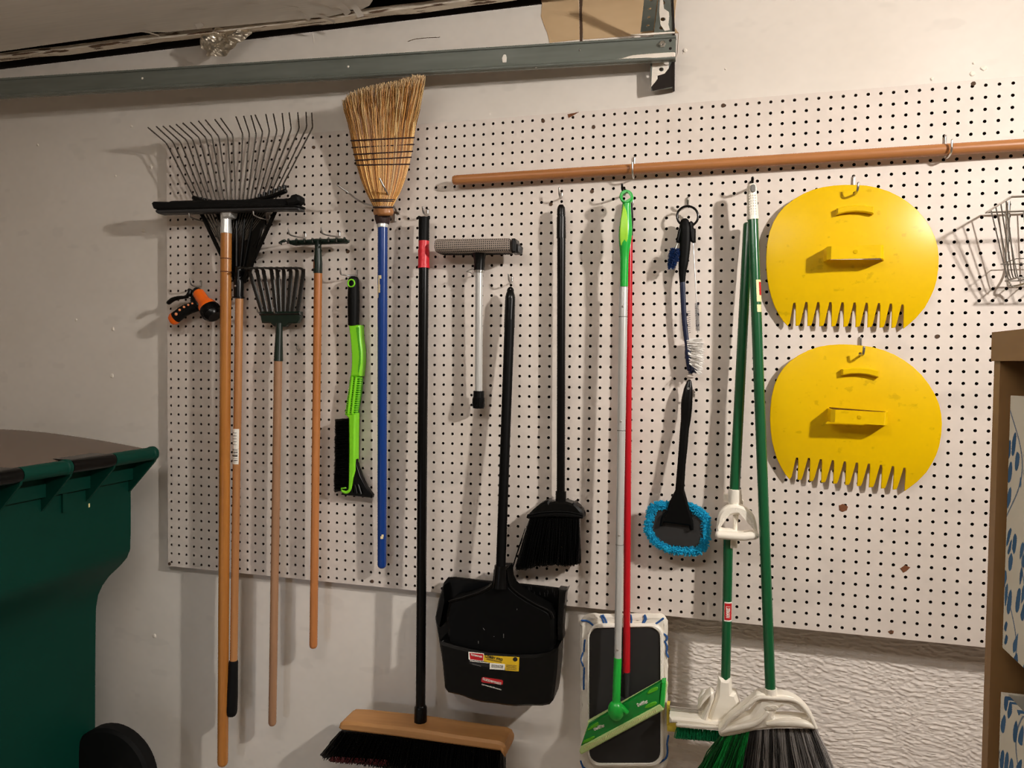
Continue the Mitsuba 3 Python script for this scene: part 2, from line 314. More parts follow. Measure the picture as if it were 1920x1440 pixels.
for (x, y, L, w, a, c) in [(-.015, -.097, .05, .012, .5, .008), (.00, -.12, .045, .006, -.4, .006), (.17, -.10, .012, .03, 1.2, .008), (.46, -.09, .035, .02, .7, .012), (.50, -.062, .05, .018, .4, .014), (.55, -.075, .05, .016, -.5, .012),
                           (.585, -.10, .03, .03, 1.0, .014), (.52, -.12, .05, .01, .2, .010), (.43, -.13, .06, .006, .1, .008), (.35, -.16, .05, .005, 0, .006), (.18, -.17, .07, .004, .05, .005), (.2, -.24, .08, .004, .1, .005), (.62, -.09, .035, .02, 1.4, .015)]:
    part('ceiling', 'paint_flake', flake(x, y, L, w, a, c), 'm_ceiling', False)
# bare brown paper where the wall's paint has come off, in two sheets either side of a vertical seam
def paper_sheet(pts): return pplate(pts, -WALL + .0015, .003, .0005)
part('wall_back', 'bare_paper', paper_sheet([(1012, -14), (1016, 8), (1014, 30), (1020, 48), (1026, 62), (1030, 80), (1087, 74), (1085, -14)]), 'm_paper', False, 'bare brown plasterboard paper left of the seam')
part('wall_back', 'bare_paper', paper_sheet([(1093, -14), (1091, 20), (1093, 74), (1200, 66), (1264, 62), (1272, 62), (1270, 100), (1262, 118), (1264, 50), (1266, 20), (1270, -14)]), 'm_paper', False, 'bare brown plasterboard paper right of the seam')
part('wall_back', 'seam', pplate([(1086, -14), (1093, -14), (1092, 78), (1087, 78)], -WALL + .0006, .002, 0), 'm_seam', False)
for (x, y, r) in [(71, 272, 2.5), (247, 237, 3), (284, 313, 3.5), (269, 433, 4), (143, 600, 2.6), (212, 617, 3.6), (210, 705, 4), (290, 1192, 4), (217, 330, 2.5), (1284, 95, 4), (1747, 148, 3.5), (1844, 128, 5), (1823, 138, 4.5), (1825, 119, 2.5), (1360, 130, 2)]:
    p = at(x, y, -WALL); s = mpp(p) * r; q = []
    for t in np.arange(9) * 2 * math.pi / 9: q.append((p[0] + s * math.cos(t) * (.7 + .6 * rng.random()), p[2] + s * math.sin(t) * (.7 + .6 * rng.random())))
    part('wall_back', 'blister', plate(np.array(q), -WALL + .0022, .0028, .0015), 'm_whitepaint', 60)
for (pts, w) in [([(765, 78), (772, 75), (780, 73), (800, 71), (825, 70)], 1.2), ([(586, 62), (588, 72), (589, 81)], 1.4), ([(1284, 92), (1281, 101)], 2)]:
    part('wall_back', 'crack', tube([at(x, y, -WALL + .0002) for x, y in pts], mpp(at(*pts[0], 0)) * w * .5, 5), 'm_seam' if w < 1.3 else 'm_whitepaint')

# ================================================================== pegboard
def pegboard():
    k = 8; a = (np.arange(k) + .5) * 2 * np.pi / k; r = .0036; h = PITCH / 2; t = .006
    corner = np.array([(h, h), (-h, h), (-h, -h), (h, -h)]); ring = np.c_[np.cos(a), np.sin(a)] * r
    V0 = np.vstack([np.c_[corner[:, 0], np.zeros(4), corner[:, 1]], np.c_[ring[:, 0], np.zeros(k), ring[:, 1]], np.c_[ring[:, 0], np.full(k, t), ring[:, 1]]])
    F0 = []
    for c in range(4):
        i = [4 + (2 * c) % k, 4 + (2 * c + 1) % k, 4 + (2 * c + 2) % k]
        F0 += [[c, i[0], i[1]], [c, i[1], (c + 1) % 4], [(c + 1) % 4, i[1], i[2]]]
    for i in range(k): j = (i + 1) % k; F0 += [[4 + i, 4 + k + i, 4 + k + j], [4 + i, 4 + k + j, 4 + j]]
    F0 = np.array(F0); C, R = np.meshgrid(np.arange(96), np.arange(48)); off = np.c_[C.ravel() * PITCH, np.zeros(C.size), Z0 - R.ravel() * PITCH]
    V = (off[:, None] + V0[None]).reshape(-1, 3); F = (np.arange(len(off))[:, None, None] * len(V0) + F0[None]).reshape(-1, 3)
    m = trimesh.Trimesh(V, F, process=False)
    n = m.face_normals[:12].mean(0)
    if n[1] > 0: m.invert()
    fi = np.arange(len(F)) % len(F0); core = trimesh.Trimesh(m.vertices, m.faces[fi >= 12], process=False); m = trimesh.Trimesh(m.vertices, m.faces[fi < 12], process=False)
    L, Rr, Tt, B = PB_L, PB_R, PB_T, PB_B
    q = np.array([[L, 0, B], [Rr, 0, B], [Rr, 0, Tt], [L, 0, Tt], [L, t, B], [Rr, t, B], [Rr, t, Tt], [L, t, Tt]])
    return core, cat(m, trimesh.Trimesh(q, [[0, 4, 5], [0, 5, 1], [1, 5, 6], [1, 6, 2], [2, 6, 7], [2, 7, 3], [3, 7, 4], [3, 4, 0]], process=False))
PB = thing('pegboard', 'large white painted pegboard full of small round holes fixed to the garage wall', 'pegboard')
core, panel = pegboard()
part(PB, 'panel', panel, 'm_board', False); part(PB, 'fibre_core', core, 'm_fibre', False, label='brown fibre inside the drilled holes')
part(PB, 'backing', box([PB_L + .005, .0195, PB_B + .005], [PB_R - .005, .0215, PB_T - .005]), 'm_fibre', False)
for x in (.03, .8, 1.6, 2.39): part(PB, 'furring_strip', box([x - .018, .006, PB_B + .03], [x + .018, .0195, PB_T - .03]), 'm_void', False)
for (x, y) in [(1825, 157), (1356, 198), (1018.5, 227), (1113, 238.5), (1110, 359), (1033, 383), (698, 1090), (318, 1057), (321, 843), (1671, 1185), (652, 472), (588.5, 276.5), (653, 471.5), (1757, 631)]:
    p = at(x, y, 0); part(PB, 'screw', cat(cyl(p + [0, -.0012, 0], p + [0, .004, 0], .0046, 12), cyl(p + [0, -.0016, 0], p + [0, 0, 0], .0022, 8)), 'm_seam', 30)
for (pts) in [[(1573, 948), (1581, 945), (1590, 950), (1588, 957), (1580, 960), (1574, 957)], [(1688, 1066), (1697, 1060), (1707, 1064), (1700, 1071), (1694, 1074)], [(1064, 214), (1085, 210), (1066, 221)], [(1665, 1184), (1676, 1183), (1675, 1188), (1668, 1188)]]:
    part(PB, 'torn_fibre', pplate(pts, .0015, .002, .0006), 'm_brownchip', False)

# ================================================================== lamps out of view
labels['ceiling_lamp'] = {'label': 'white LED flood lamp under the garage ceiling', 'category': 'lamp'}
part('ceiling_lamp', 'housing', rod(LAMP - LDIR * .06, LAMP - LDIR * .004, [(0, 0), (0, .035), (.5, .05), (1, .055), (1, 0)]), 'm_white')
for c in CHIPS: part('ceiling_lamp', 'lens', rod(c - LDIR * .0045, c - LDIR * .0015, [(0, 0), (0, .011), (1, .010), (1, 0)], 12), 'm_labelwhite')
part('ceiling_lamp', 'bracket', tube([LAMP - LDIR * .05, [LAMP[0] - LDIR[0] * .05, LAMP[1] - LDIR[1] * .05, CEIL]], .012, 10), 'm_white')
labels['ceiling_light'] = {'label': 'long white shop light hanging below the garage ceiling', 'category': 'lamp'}
part('ceiling_light', 'housing', box(PANEL + [-PANEL_W[1], -.03, .026], PANEL + [PANEL_W[1], .03, .05]), 'm_white')
for sx in (-.4, .4): part('ceiling_light', 'hanger', cyl(PANEL + [sx, 0, .05], [PANEL[0] + sx, PANEL[1], CEIL], .004, 8), 'm_white')
labels['work_light'] = {'label': 'small cool white work light on a black tripod on the floor', 'category': 'lamp'}
part('work_light', 'housing', box(WORK + [-.05, -.06, -.05], WORK + [.05, -.0045, .05]), 'm_black')
part('work_light', 'stand', cat(cyl([WORK[0], WORK[1] - .03, .28], WORK + [0, -.03, -.05], .011), *[cyl([WORK[0], WORK[1] - .03, .29], [WORK[0] + .25 * math.cos(a), WORK[1] - .03 + .25 * math.sin(a), .008], .008, 8) for a in (.5, 2.6, 4.7)]), 'm_black')

# ================================================================== garage door track, hanger, foil scrap
def sweep_profile(prof, a, b):
    "prof: outline in (outwards, up) swept from a to b."
    prof = np.asarray(prof, float); n = len(prof); V = []
    for e in (a, b): V += [[e[0], e[1] - o, e[2] + z] for o, z in prof]
    i = np.arange(n); j = (i + 1) % n; F = [np.stack([i, j, j + n], 1), np.stack([i, j + n, i + n], 1)]
    f = earcut.triangulate_float64(prof, np.array([n], np.uint32)).reshape(-1, 3).astype(int); F += [f, f[:, ::-1] + n]
    m = trimesh.Trimesh(np.array(V), np.vstack(F), process=False)
    if m.volume < 0: m.invert()
    return m
TR = thing('garage_door_track', 'long grey galvanised steel door track running along the top of the wall', 'door track')
ra, rb = at(0, 164.5, .105), at(1267, 88.5, .035)
u = (rb - ra); ra = ra - u * .45                                  # runs on past the left edge of the view
hh = .0285
part(TR, 'rail', sweep_profile([(0, -hh + .004), (0, hh - .004), (-.004, hh), (-.024, hh), (-.024, hh - .002), (-.006, hh - .002), (-.002, hh - .006), (-.002, -hh + .006), (-.006, -hh + .002), (-.012, -hh + .002), (-.012, -hh), (-.003, -hh)], ra, rb), 'm_galv', 30)
part(TR, 'rolled_lip', tube([ra + [0, -.0015, -hh + .004], rb + [0, -.0015, -hh + .004]], .0042, 10), 'm_galv')
part(TR, 'rolled_lip', tube([ra + [0, -.0012, hh - .005], rb + [0, -.0012, hh - .005]], .003, 10), 'm_galv')
def on_rail(px, py):                                              # the point of the rail's face at that pixel
    lo, hi = .0, .2
    for _ in range(40):
        d = (lo + hi) / 2; p = at(px, py, d); t = (p[0] - ra[0]) / (rb[0] - ra[0]); f = -(ra[1] + t * (rb[1] - ra[1]))
        if d < f: lo = d
        else: hi = d
    return d
for (x, y, r, m) in [(653, 125, 2.2, 'm_labelwhite'), (267, 147, 2.2, 'm_labelwhite'), (1087, 94, 1.8, 'm_steel'), (1257, 76, 2.6, 'm_void'), (1257, 91, 2.6, 'm_void')]:
    p = at(x, y, on_rail(x, y)); part(TR, 'rivet' if m != 'm_void' else 'bolt_hole', rod(p + [0, .001, 0], p + [0, -.0018, 0], [(0, mpp(p) * r), (.6, mpp(p) * r), (1, mpp(p) * r * .5)], 12), m)
p = at(1242, 83, on_rail(1242, 83)); part(TR, 'bolt', cat(rod(p, p + [0, -.006, 0], [(0, .0085), (.5, .0085), (1, .006), (1, 0)], 6), cyl(p + [0, -.004, 0], p + [0, -.010, 0], .004, 10)), 'm_chrome', 20)
q = [(941, 109), (944, 102), (948, 102), (950, 108), (949, 117), (942, 117)]; part(TR, 'slot', pplate(q, on_rail(945, 110) + .0012, .002, .0004), 'm_labelwhite', False)
part(TR, 'paint_run', pplate([(1140, 113), (1165, 109), (1185, 103), (1205, 101), (1230, 99), (1262, 97), (1266, 98), (1266, 106), (1240, 109), (1200, 112)], on_rail(1205, 105) + .0045, .006, .002), 'm_whitepaint', 40)
for pts in [[(1069, 118), (1080, 119), (1075, 121), (1070, 122)], [(1182, 65), (1225, 61), (1265, 59), (1265, 62), (1210, 66)], [(1003, 124), (1006, 126), (1004, 127)]]:
    part(TR, 'paint_run', pplate(pts, on_rail(*pts[0]) + .002, .003, .0005), 'm_whitepaint', False)
HB = thing('angle_bracket', 'perforated steel angle bracket with peeling white paint holding the end of the door track', 'bracket')
def slots(pts, d, rx=2.6, ry=3): return [ellipse(x, y, rx, ry, 8) for x, y in pts]
part(HB, 'wall_flange', pplate([(1236, -14), (1258, -14), (1262, 62), (1262, 164), (1221, 170), (1219, 110), (1226, 60)], .008, .003, .0004, slots([(1243, 5), (1240, 21), (1242, 36), (1240, 52), (1239, 130)], 0, 4, 3.4)), 'm_galv', False)
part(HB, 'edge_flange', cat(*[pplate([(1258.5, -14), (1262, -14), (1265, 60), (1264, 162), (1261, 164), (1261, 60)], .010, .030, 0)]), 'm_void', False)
part(HB, 'peeling_paint', pplate([(1237, -2), (1243, 0), (1245, 16), (1254, 22), (1255, 30), (1253, 45), (1256, 56), (1246, 58), (1238, 46), (1236, 24)], .0092, .0012, .0003, slots([(1240, 21), (1243, 36)], 0, 5, 3.6)), 'm_whitepaint', False)
part(HB, 'peeling_paint', pplate([(1223, 112), (1254, 111), (1254, 128), (1246, 138), (1233, 142), (1233, 148), (1221, 163)], .0092, .0012, .0003, slots([(1239, 113), (1240, 130)], 0, 4.6, 4)), 'm_whitepaint', False)
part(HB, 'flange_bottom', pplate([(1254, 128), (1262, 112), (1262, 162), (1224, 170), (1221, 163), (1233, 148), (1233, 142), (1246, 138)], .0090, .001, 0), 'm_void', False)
def strap():                                                     # an angle strap that leans out from the wall as it rises
    lo = [at(1201, 60, .014), at(1225, 57, .014)]; hi = [at(1213, -48, .135), at(1243, -48, .135)]; V, F = [], []
    N = 24; H = []
    m = np.array([lo[0], lo[1], hi[1], hi[0]])
    ex = (m[1] - m[0]); ez = (m[3] - m[0]); W, L = np.linalg.norm(ex), np.linalg.norm(ez); ex /= W; ez /= L
    holes = [[(W * .52 + .0042 * math.cos(t), L * f + .0036 * math.sin(t)) for t in np.arange(8) * math.pi / 4] for f in (.10, .25, .40, .55, .70, .85)]
    p = plate(np.array([(0, 0), (W, 0), (W, L), (0, L)]), 0, .003, 0, holes); nn = np.cross(ex, ez)
    v = p.vertices; v2 = m[0] + v[:, :1] * ex - v[:, 1:2] * nn + v[:, 2:3] * ez
    return trimesh.Trimesh(v2, p.faces, process=False)
part(HB, 'hanger_strap', strap(), 'm_galv', False)
FO = thing('foil_scrap', 'crumpled silvery foil tape scrap hanging from the ceiling edge', 'foil scrap')
def foil():
    q = crop(330, 30, 10.1)([(480, 270), (640, 250), (860, 240), (1180, 220), (1450, 225), (1400, 330), (1290, 440), (1160, 530), (1110, 640), (1010, 740), (880, 775), (670, 790), (620, 700), (530, 640), (480, 600), (470, 450)])
    m = pplate(q, .035, .0012, 0, fine=.008); v = m.vertices; n = meshkit.fbm(v * 34, 3, 5) - .5; k = np.abs(meshkit.noise(v * 22 + 5, 8) - .5)
    v = v + np.c_[n * 0, n * .05 - k * .03, n * .012]; return trimesh.Trimesh(v, m.faces, process=False)
part(FO, 'sheet', foil(), 'm_foil', False)

# ================================================================== peg hooks
HOOKS = 0
def hook(label, x, y, d=.05, tip=.016, r=.0022, m='m_steel', drop=.014, side=0.0, group=None):
    "A bent wire hook: out of the hole at that pixel, down the board, out into the room, up at its tip."
    k = thing('peg_hook', label, 'peg hook', group); p = at(x, y, 0)
    pts = [p + [0, .005, .0], p + [0, -.0022, -.0005], p + [0, -.0034, -.004], p + [0, -.0034, -drop + .004], p + [0, -.006, -drop], p + [side * .5, -d * .6, -drop - .002], p + [side, -d + .005, -drop], p + [side, -d, -drop + .005], p + [side, -d - .002, -drop + tip]]
    part(k, 'wire', tube(bez(pts, 5), r, 8, 'round'), m); return k
hook('bright peg hook through the orange and black nozzle', 378, 528, .045, .016)
hook('short peg hook above the black angle broom handle', 1054, 361, .036, .016)
hook('short peg hook above the dustpan handle', 961, 519, .036, .015)
hook('peg hook above the red-banded push broom pole', 803, 393, .036, .012, .0026)
hook('peg hook carrying the ring of bottle brushes', 1290, 371, .03, .010, .0028, drop=.02)
hook('black peg hook through the green mop ring', 1172, 355, .062, .010, .0026, 'm_black')
hook('black peg hook above the white grip of the green poles', 1408, 341, .06, .008, .0030, 'm_black')
hook('peg hook beside the black grip of the red pole', 1187, 374, .03, .008)
hook('peg hook through the green snow brush grip', 670, 507, .04, .014, side=-.028)
hook('peg hook holding the blue windscreen duster', 1302, 731, .03, .006, .002)
hook('left peg hook of the two under the black shrub rake bar', 503, 579, .05, .012, .0022)
hook('right peg hook of the two under the black shrub rake bar', 533, 579, .05, .012, .0022)
hook('left peg hook of the two under the garden rake head', 574, 437, .065, .013, .0022, side=-.012)
hook('right peg hook of the two under the garden rake head', 638, 435, .065, .013, .0022, side=-.018)
hook('peg hook under the left end of the black squeegee', 389, 407, .075, .020, .0022)
hook('peg hook under the right end of the black squeegee', 506, 404, .075, .022, .0022)
for lab, x, y, yb in [('peg hook holding the left part of the wooden dowel', 1190, 294, 329), ('peg hook holding the right part of the wooden dowel', 1772, 254, 291)]:
    k = thing('peg_hook', lab, 'peg hook'); p = at(x, y, 0); b = at(x - 1, yb, .03); h = p[2] - b[2]
    part(k, 'wire', tube(bez([p + [0, .005, 0], p + [0, -.003, -.002], p + [0, -.0034, -.010], p + [0, -.0036, -h + .004], p + [0, -.014, -h - .002], p + [0, -.034, -h - .002], p + [0, -.046, -h + .006], p + [0, -.048, -h + .026]], 6), .0023, 8, 'round'), 'm_chrome')
k = thing('peg_hook', 'wide two-pronged peg hook cradling the straw broom', 'peg hook'); P = at(742, 400, 0)
part(k, 'back_plate', cat(cyl(P + [-.012, -.004, 0], P + [.012, -.004, 0], .004, 10), cyl(P + [0, -.003, 0], P + [0, -.0045, -.022], .0042, 10)), 'm_steel')
part(k, 'prong', tube(bez([at(735, 395, .004), at(680, 380, .03), at(654, 362, .075), at(633, 347, .088)], 6), .0023, 8, 'round'), 'm_steel')
part(k, 'prong', tube(bez([at(743, 395, .004), at(735, 380, .04), at(724, 358, .085), at(712, 335, .1)], 6), .0023, 8, 'round'), 'm_steel')
k = thing('peg_hook', 'fine wire peg hook beside the neck of the sponge squeegee', 'peg hook')
part(k, 'wire', tube(bez([at(893, 503, -.004), at(890, 505, .004), at(889, 516, .004), at(882, 511, .03), at(875, 509, .05), at(887, 504, .055)], 5), .0014, 7, 'round'), 'm_steel')
k = thing('peg_hook', 'small empty chrome hook clip between two rake handles', 'peg hook')
part(k, 'wire', tube(bez([at(559, 646, -.004), at(558, 648, .004), at(556, 653, .010), at(560, 657, .014), at(563, 654, .014)], 5), .0022, 8, 'round'), 'm_chrome')

# ================================================================== bars with handles
def ends(x0, y0, d0, w0, x1, y1, d1, w1):
    a, b = at(x0, y0, d0), at(x1, y1, d1); return a, b, mpp(a) * w0 / 2, mpp(b) * w1 / 2
def handle(a, b, ra_, rb_, tip=True):
    if not tip: return rod(a, b, [(0, 0), (0, ra_), (1, rb_), (1, 0)])
    L = np.linalg.norm(b - a); e = rb_ / L
    return rod(a, b, [(0, 0), (0, ra_ * .97), (.002, ra_), (1 - e * .9, rb_), (1 - e * .45, rb_ * .88), (1 - e * .15, rb_ * .6), (1, .0)])

# ---- floor squeegee (front, at the left)
t = thing('floor_squeegee', 'black rubber floor squeegee on a honey-varnished wooden handle, upside down at the left', 'squeegee')
a, b, r0, r1 = ends(424, 436, .055, 20, 417.5, 1437, .05, 19)
part(t, 'handle', handle(a, b, r0, r1), 'm_honey')
for y in (483, 507): f = (y - 436) / 1001; part(t, 'grain_ring', rod(a + (b - a) * f, a + (b - a) * (f + .002), [(0, r0 * .9), (0, r0 + .0005), (1, r0 + .0005), (1, r0 * .9)]), 'm_brownchip')
sa, sb = at(423.5, 394, .055), at(424, 438, .055)
part(t, 'socket', rod(sa, sb, [(0, 0), (0, r0 * 1.02), (.3, r0 * .98), (.45, r0 * .93), (.97, r0 * 1.04), (1, r0 * 1.0), (1, 0)]), 'm_alu', label='bright metal socket')
part(t, 'clamp', pplate(crop(250, 200, 5.143)([(835, 992), (940, 992), (935, 1030), (925, 1060), (860, 1070), (850, 1040)]), .075, .03, .003), 'm_alu')
q = crop(250, 200, 5.143)
part(t, 'blade', pplate(q([(168, 930), (185, 912), (340, 915), (360, 905), (1000, 893), (1440, 885), (1475, 880), (1475, 940), (1590, 945), (1590, 965), (1000, 978), (215, 990), (185, 978)]), .088, .035, .004), 'm_rubber')
part(t, 'channel', pplate(q([(210, 992), (1000, 965), (1560, 958), (1595, 975), (1598, 998), (1400, 992), (1000, 1005), (230, 1030), (205, 1010)]), .084, .028, .003), 'm_darkgrey', label='grey metal channel')
part(t, 'rubber_end', pplate(q([(1450, 890), (1500, 875), (1515, 850), (1560, 838), (1592, 860), (1595, 905), (1560, 935), (1480, 950)]), .095, .03, .005), 'm_rubber')

# ---- wire leaf rake
t = thing('leaf_rake', 'leaf rake with long fanned wire tines behind the black squeegee', 'rake')
tips = [(140, 200), (220, 190), (285, 187), (347, 183), (413, 170), (477, 158), (552, 150), (628, 138), (695, 127), (785, 122), (842, 112), (990, 97), (1065, 92), (1135, 85), (1175, 80), (1278, 75), (1350, 70), (1435, 65), (1503, 60), (1585, 57), (1665, 53), (1720, 62)]
bend = [(318, 350), (383, 340), (455, 340), (515, 325), (573, 315), (635, 300), (700, 300), (758, 290), (825, 290), (910, 285), (960, 275), (1055, 265), (1120, 262), (1185, 262), (1247, 245), (1313, 240), (1385, 235), (1455, 232), (1523, 215), (1600, 210), (1672, 200), (1730, 200)]
for i, (tp, bd) in enumerate(zip(tips, bend)):
    f = i / 21; bx = 640 + (1370 - 640) * f; by = 985 - 90 * f
    bs = (bx, by); low = (860 + 180 * f, 1340)
    tp, bd, bs, low = q([tp, bd, bs, low])
    B = at(*bd, .036); P0 = at(*low, .028); P1 = at(*bs, .03)
    el = B + (at(*tp, .075) - B) * .06 + (P1 - B) * .0
    part(t, 'tine', tube([P0, P1, B + (P1 - B) * .03, el, at(*tp, .085)], .00185, 6), 'm_tine')
part(t, 'spacer_bar', tube(bez([at(*p_, .034) for p_ in q([(585, 880), (640, 905), (760, 940), (1000, 930), (1250, 890), (1380, 850), (1465, 815)])], 5), .0065, 8, 'round'), 'm_black')
for i in range(6):
    x, y = q([(1215 + i * 48, 905 - i * 17)])[0]; part(t, 'spacer_clip', cyl(at(x, y, .028), at(x + 1, y - 12, .028), .0055, 8), 'm_black')
for i in range(4):
    x, y = q([(600 + i * 45, 880 + i * 10)])[0]; part(t, 'spacer_clip', cyl(at(x, y + 5, .028), at(x, y - 3, .028), .0055, 8), 'm_black')
q2 = crop(350, 350, 5.76)
part(t, 'brace', tube([at(*q2([(140, 250)])[0], .034), at(*q2([(380, 750)])[0], .034), at(*q2([(520, 990)])[0], .034)], .0062, 8, squash=.5), 'm_black')
part(t, 'brace', tube([at(*q2([(965, 250)])[0], .034), at(*q2([(690, 860)])[0], .034), at(*q2([(600, 1020)])[0], .034)], .0062, 8, squash=.5), 'm_black')
part(t, 'fan_plate', pplate(q2([(300, 240), (330, 330), (400, 480), (440, 720), (490, 1020), (510, 1050), (620, 1040), (690, 900), (760, 640), (800, 480), (830, 300), (840, 260), (480, 260)]), .03, .008, .002,
                            [q2([(650, 470), (672, 462), (675, 520), (655, 590), (632, 570)]), q2([(770, 560), (790, 470), (840, 400), (850, 420), (800, 540), (730, 650), (715, 640)])]), 'm_black')
for xs in ((520, 540), (610, 580), (700, 615)): part(t, 'fan_rib', tube([at(*q2([(xs[0] + 20, 330)])[0], .031), at(*q2([(xs[1], 860)])[0], .033)], .003, 6), 'm_black')
fa, fb = at(*q2([(563, 870)])[0], .036), at(*q2([(562, 1205)])[0], .036); fr = mpp(fa) * 9.2
part(t, 'ferrule', rod(fa, fb, [(0, 0), (0, fr * .75), (.35, fr * .8), (.5, fr), (.96, fr * 1.02), (.96, fr * 1.25), (1, fr * 1.25), (1, 0)]), 'm_black')
p = at(*q2([(525, 1072)])[0], .05); part(t, 'rivet', sph(p, .0032, 2), 'm_steel')
a, b, r0, r1 = ends(448.6, 560, .036, 14.6, 438, 1245, .04, 13.6)
part(t, 'handle', handle(a, b, r0, r1), 'm_rakewood')
part(t, 'label_sticker', wrap(a, b, r0, .352, .448, -68, 62), 'm_labelwhite', True, label='white barcode sticker')
for f, hgt in [(.407, .0022), (.411, .0012), (.4145, .003), (.4195, .0012), (.423, .005), (.431, .0012), (.4365, .0022), (.441, .001)]: part(t + '__label_sticker', 'barcode_bar', wrap(a, b, r0, f, f + hgt * .8, -55, 45, lift=.001), 'm_labelblack', True)
for f in (.362, .370, .378, .386, .394): part(t + '__label_sticker', 'print_line', wrap(a, b, r0, f, f + .0016, -40, 30, lift=.001), 'm_grey', True)
a, b, r0, r1 = ends(438, 1238, .04, 14.6, 434, 1343, .04, 20)
part(t, 'grip', rod(a, b, [(0, 0), (0, r0), (.03, r0 * 1.15), (.25, r1 * .86), (.6, r1), (.88, r1 * 1.02), (.95, r1 * .93), (.985, r1 * .7), (1, r1 * .3), (1, 0)]), 'm_rubber', label='black foam grip')

# ---- shrub rake
t = thing('shrub_rake', 'small shrub rake with curled black tines and dark green socket', 'rake'); q = crop(290, 460, 5.05)
tops = [905, 975, 1035, 1110, 1165, 1225, 1290, 1350, 1408]; bots = [1015, 1055, 1105, 1150, 1185, 1222, 1262, 1302, 1352]
for i in range(9):
    x1, x0 = tops[i], bots[i]; B = at(*q([(x0, 632)])[0], .032); M = at(*q([(x0 + (x1 - x0) * .72, 370)])[0], .034); U = at(*q([(x1 - 2, 262)])[0], .038); S = at(*q([(x1 - 12, 226)])[0], .046); E_ = at(*q([(x1 - 62, 212)])[0], .062); G = at(*q([(x1 - 105, 218)])[0], .085)
    part(t, 'tine', tube(bez([B, M, U, S, E_, G], 5), .0060, 8, flat_dir=[0, -1, 0], squash=.45), 'm_blackmetal')
part(t, 'tine_bar', pplate(q([(985, 628), (1375, 625), (1372, 690), (1345, 735), (1270, 738), (1230, 770), (1130, 770), (1090, 735), (1010, 735), (1000, 690)]), .038, .016, .003), 'm_darkgreen')
part(t, 'tine_bar', pplate(q([(985, 645), (1375, 640), (1375, 658), (985, 662)]), .041, .008, .002), 'm_blackmetal')
a, b, r0, r1 = ends(523.5, 606, .036, 13, 522, 677, .038, 17)
part(t, 'socket', rod(a, b, [(0, 0), (0, r0), (.3, r0), (1, r1), (1, 0)]), 'm_darkgreen')
a, b, r0, r1 = ends(521.5, 676, .038, 15, 510.5, 1361, .035, 14.4)
part(t, 'handle', handle(a, b, r0, r1), 'm_paleash')

# ---- garden rake
t = thing('garden_rake', 'level-head garden rake seen edge-on with an orange-brown wooden handle', 'rake'); q = crop(520, 420, 12)
part(t, 'head', pplate(q([(150, 372), (400, 350), (640, 348), (860, 322), (1100, 330), (1440, 318), (1500, 345), (1540, 385), (1500, 425), (1300, 430), (1000, 440), (830, 445), (330, 470), (270, 450), (200, 400)]), .05, .018, .003), 'm_darkgreen')
for i in range(8):
    x = 260 + i * 180; y = 372 - i * 5; B = at(*q([(x, y + 30)])[0], .05); E_ = at(*q([(x - 20, y - 8)])[0], .095)
    part(t, 'tine', tube(bez([B, B + (E_ - B) * .6, E_ + [0, 0, .004], E_ + [0, -.012, -.004]], 5), [.0035] * 15 + [.0015], 7) if False else tube(bez([B, B + (E_ - B) * .55 + [0, 0, .004], E_], 5), np.linspace(.0042, .0018, 11), 7), 'm_darkgreen')
for s, pts in ((0, [(160, 378), (110, 392), (70, 410), (90, 455)]), (1, [(1490, 370), (1550, 395), (1600, 405), (1610, 375)])):
    part(t, 'end_tine', tube(bez([at(*p_, .055) for p_ in q(pts)], 4), np.linspace(.0042, .0022, 13), 7, 'round'), 'm_darkgreen')
a, b, r0, r1 = ends(596.5, 452, .05, 12, 596, 512, .045, 16.5)
part(t, 'socket', rod(a, b, [(0, 0), (0, r0), (.25, r0), (.7, r1), (1, r1), (1, 0)]), 'm_darkgreen')
part(t + '__socket', 'rust_patch', wrap(a, b, r1, .62, .86, -48, -16), 'm_brownchip', True)
a, b, r0, r1 = ends(596.5, 512, .045, 15, 587.5, 1216, .035, 14.6)
part(t, 'handle', handle(a, b, r0, r1), 'm_orangewood')

# ---- snow brush
t = thing('snow_brush', 'lime green snow brush with a black grip and ice scraper end', 'snow brush'); q = crop(610, 510, 3.273)
a, b, r0, r1 = ends(663, 519, .022, 20, 663, 610, .022, 21)
part(t, 'grip', rod(a, b, [(0, 0), (0, r0 * .6), (.02, r0 * .85), (.06, r0), (.5, r0 * 1.12), (.85, r0 * 1.05), (1, r1 * .98), (1, 0)]), 'm_blackmatte', label='black ribbed foam grip')
p = at(659, 531, .034); part(t + '__grip', 'eyelet', loop([p + [.0095 * math.cos(s), -.001, .0095 * math.sin(s)] for s in np.arange(16) * math.pi / 8], .0022, 8), 'm_lime')
part(t, 'shaft', pplate(q([(140, 325), (208, 325), (212, 400), (222, 480), (222, 560), (212, 640), (150, 645), (158, 580), (158, 500), (150, 400)]), .034, .026, .004), 'm_lime')
part(t, 'shaft_channel', pplate(q([(188, 340), (204, 338), (207, 410), (216, 490), (215, 560), (204, 628), (200, 600), (208, 520), (200, 440)]), .0346, .004, 0), 'm_limedark')
part(t, 'ribbed_neck', pplate(q([(152, 640), (205, 640), (215, 660), (205, 760), (185, 870), (120, 880), (130, 800), (145, 710)]), .026, .018, .002), 'm_limedark')
for i in range(17):
    f = i / 16; part(t, 'neck_rib', pplate(q([(150 - 30 * f, 648 + 218 * f), (214 - 26 * f, 648 + 218 * f), (213 - 26 * f, 655 + 218 * f), (148 - 30 * f, 655 + 218 * f)]), .033, .012, .001), 'm_lime')
for x0, x1 in ((166, 140), (190, 164)): part(t, 'neck_spine', tube([at(*q([(x0, 644)])[0], .033), at(*q([(x1, 872)])[0], .033)], .0035, 7), 'm_lime')
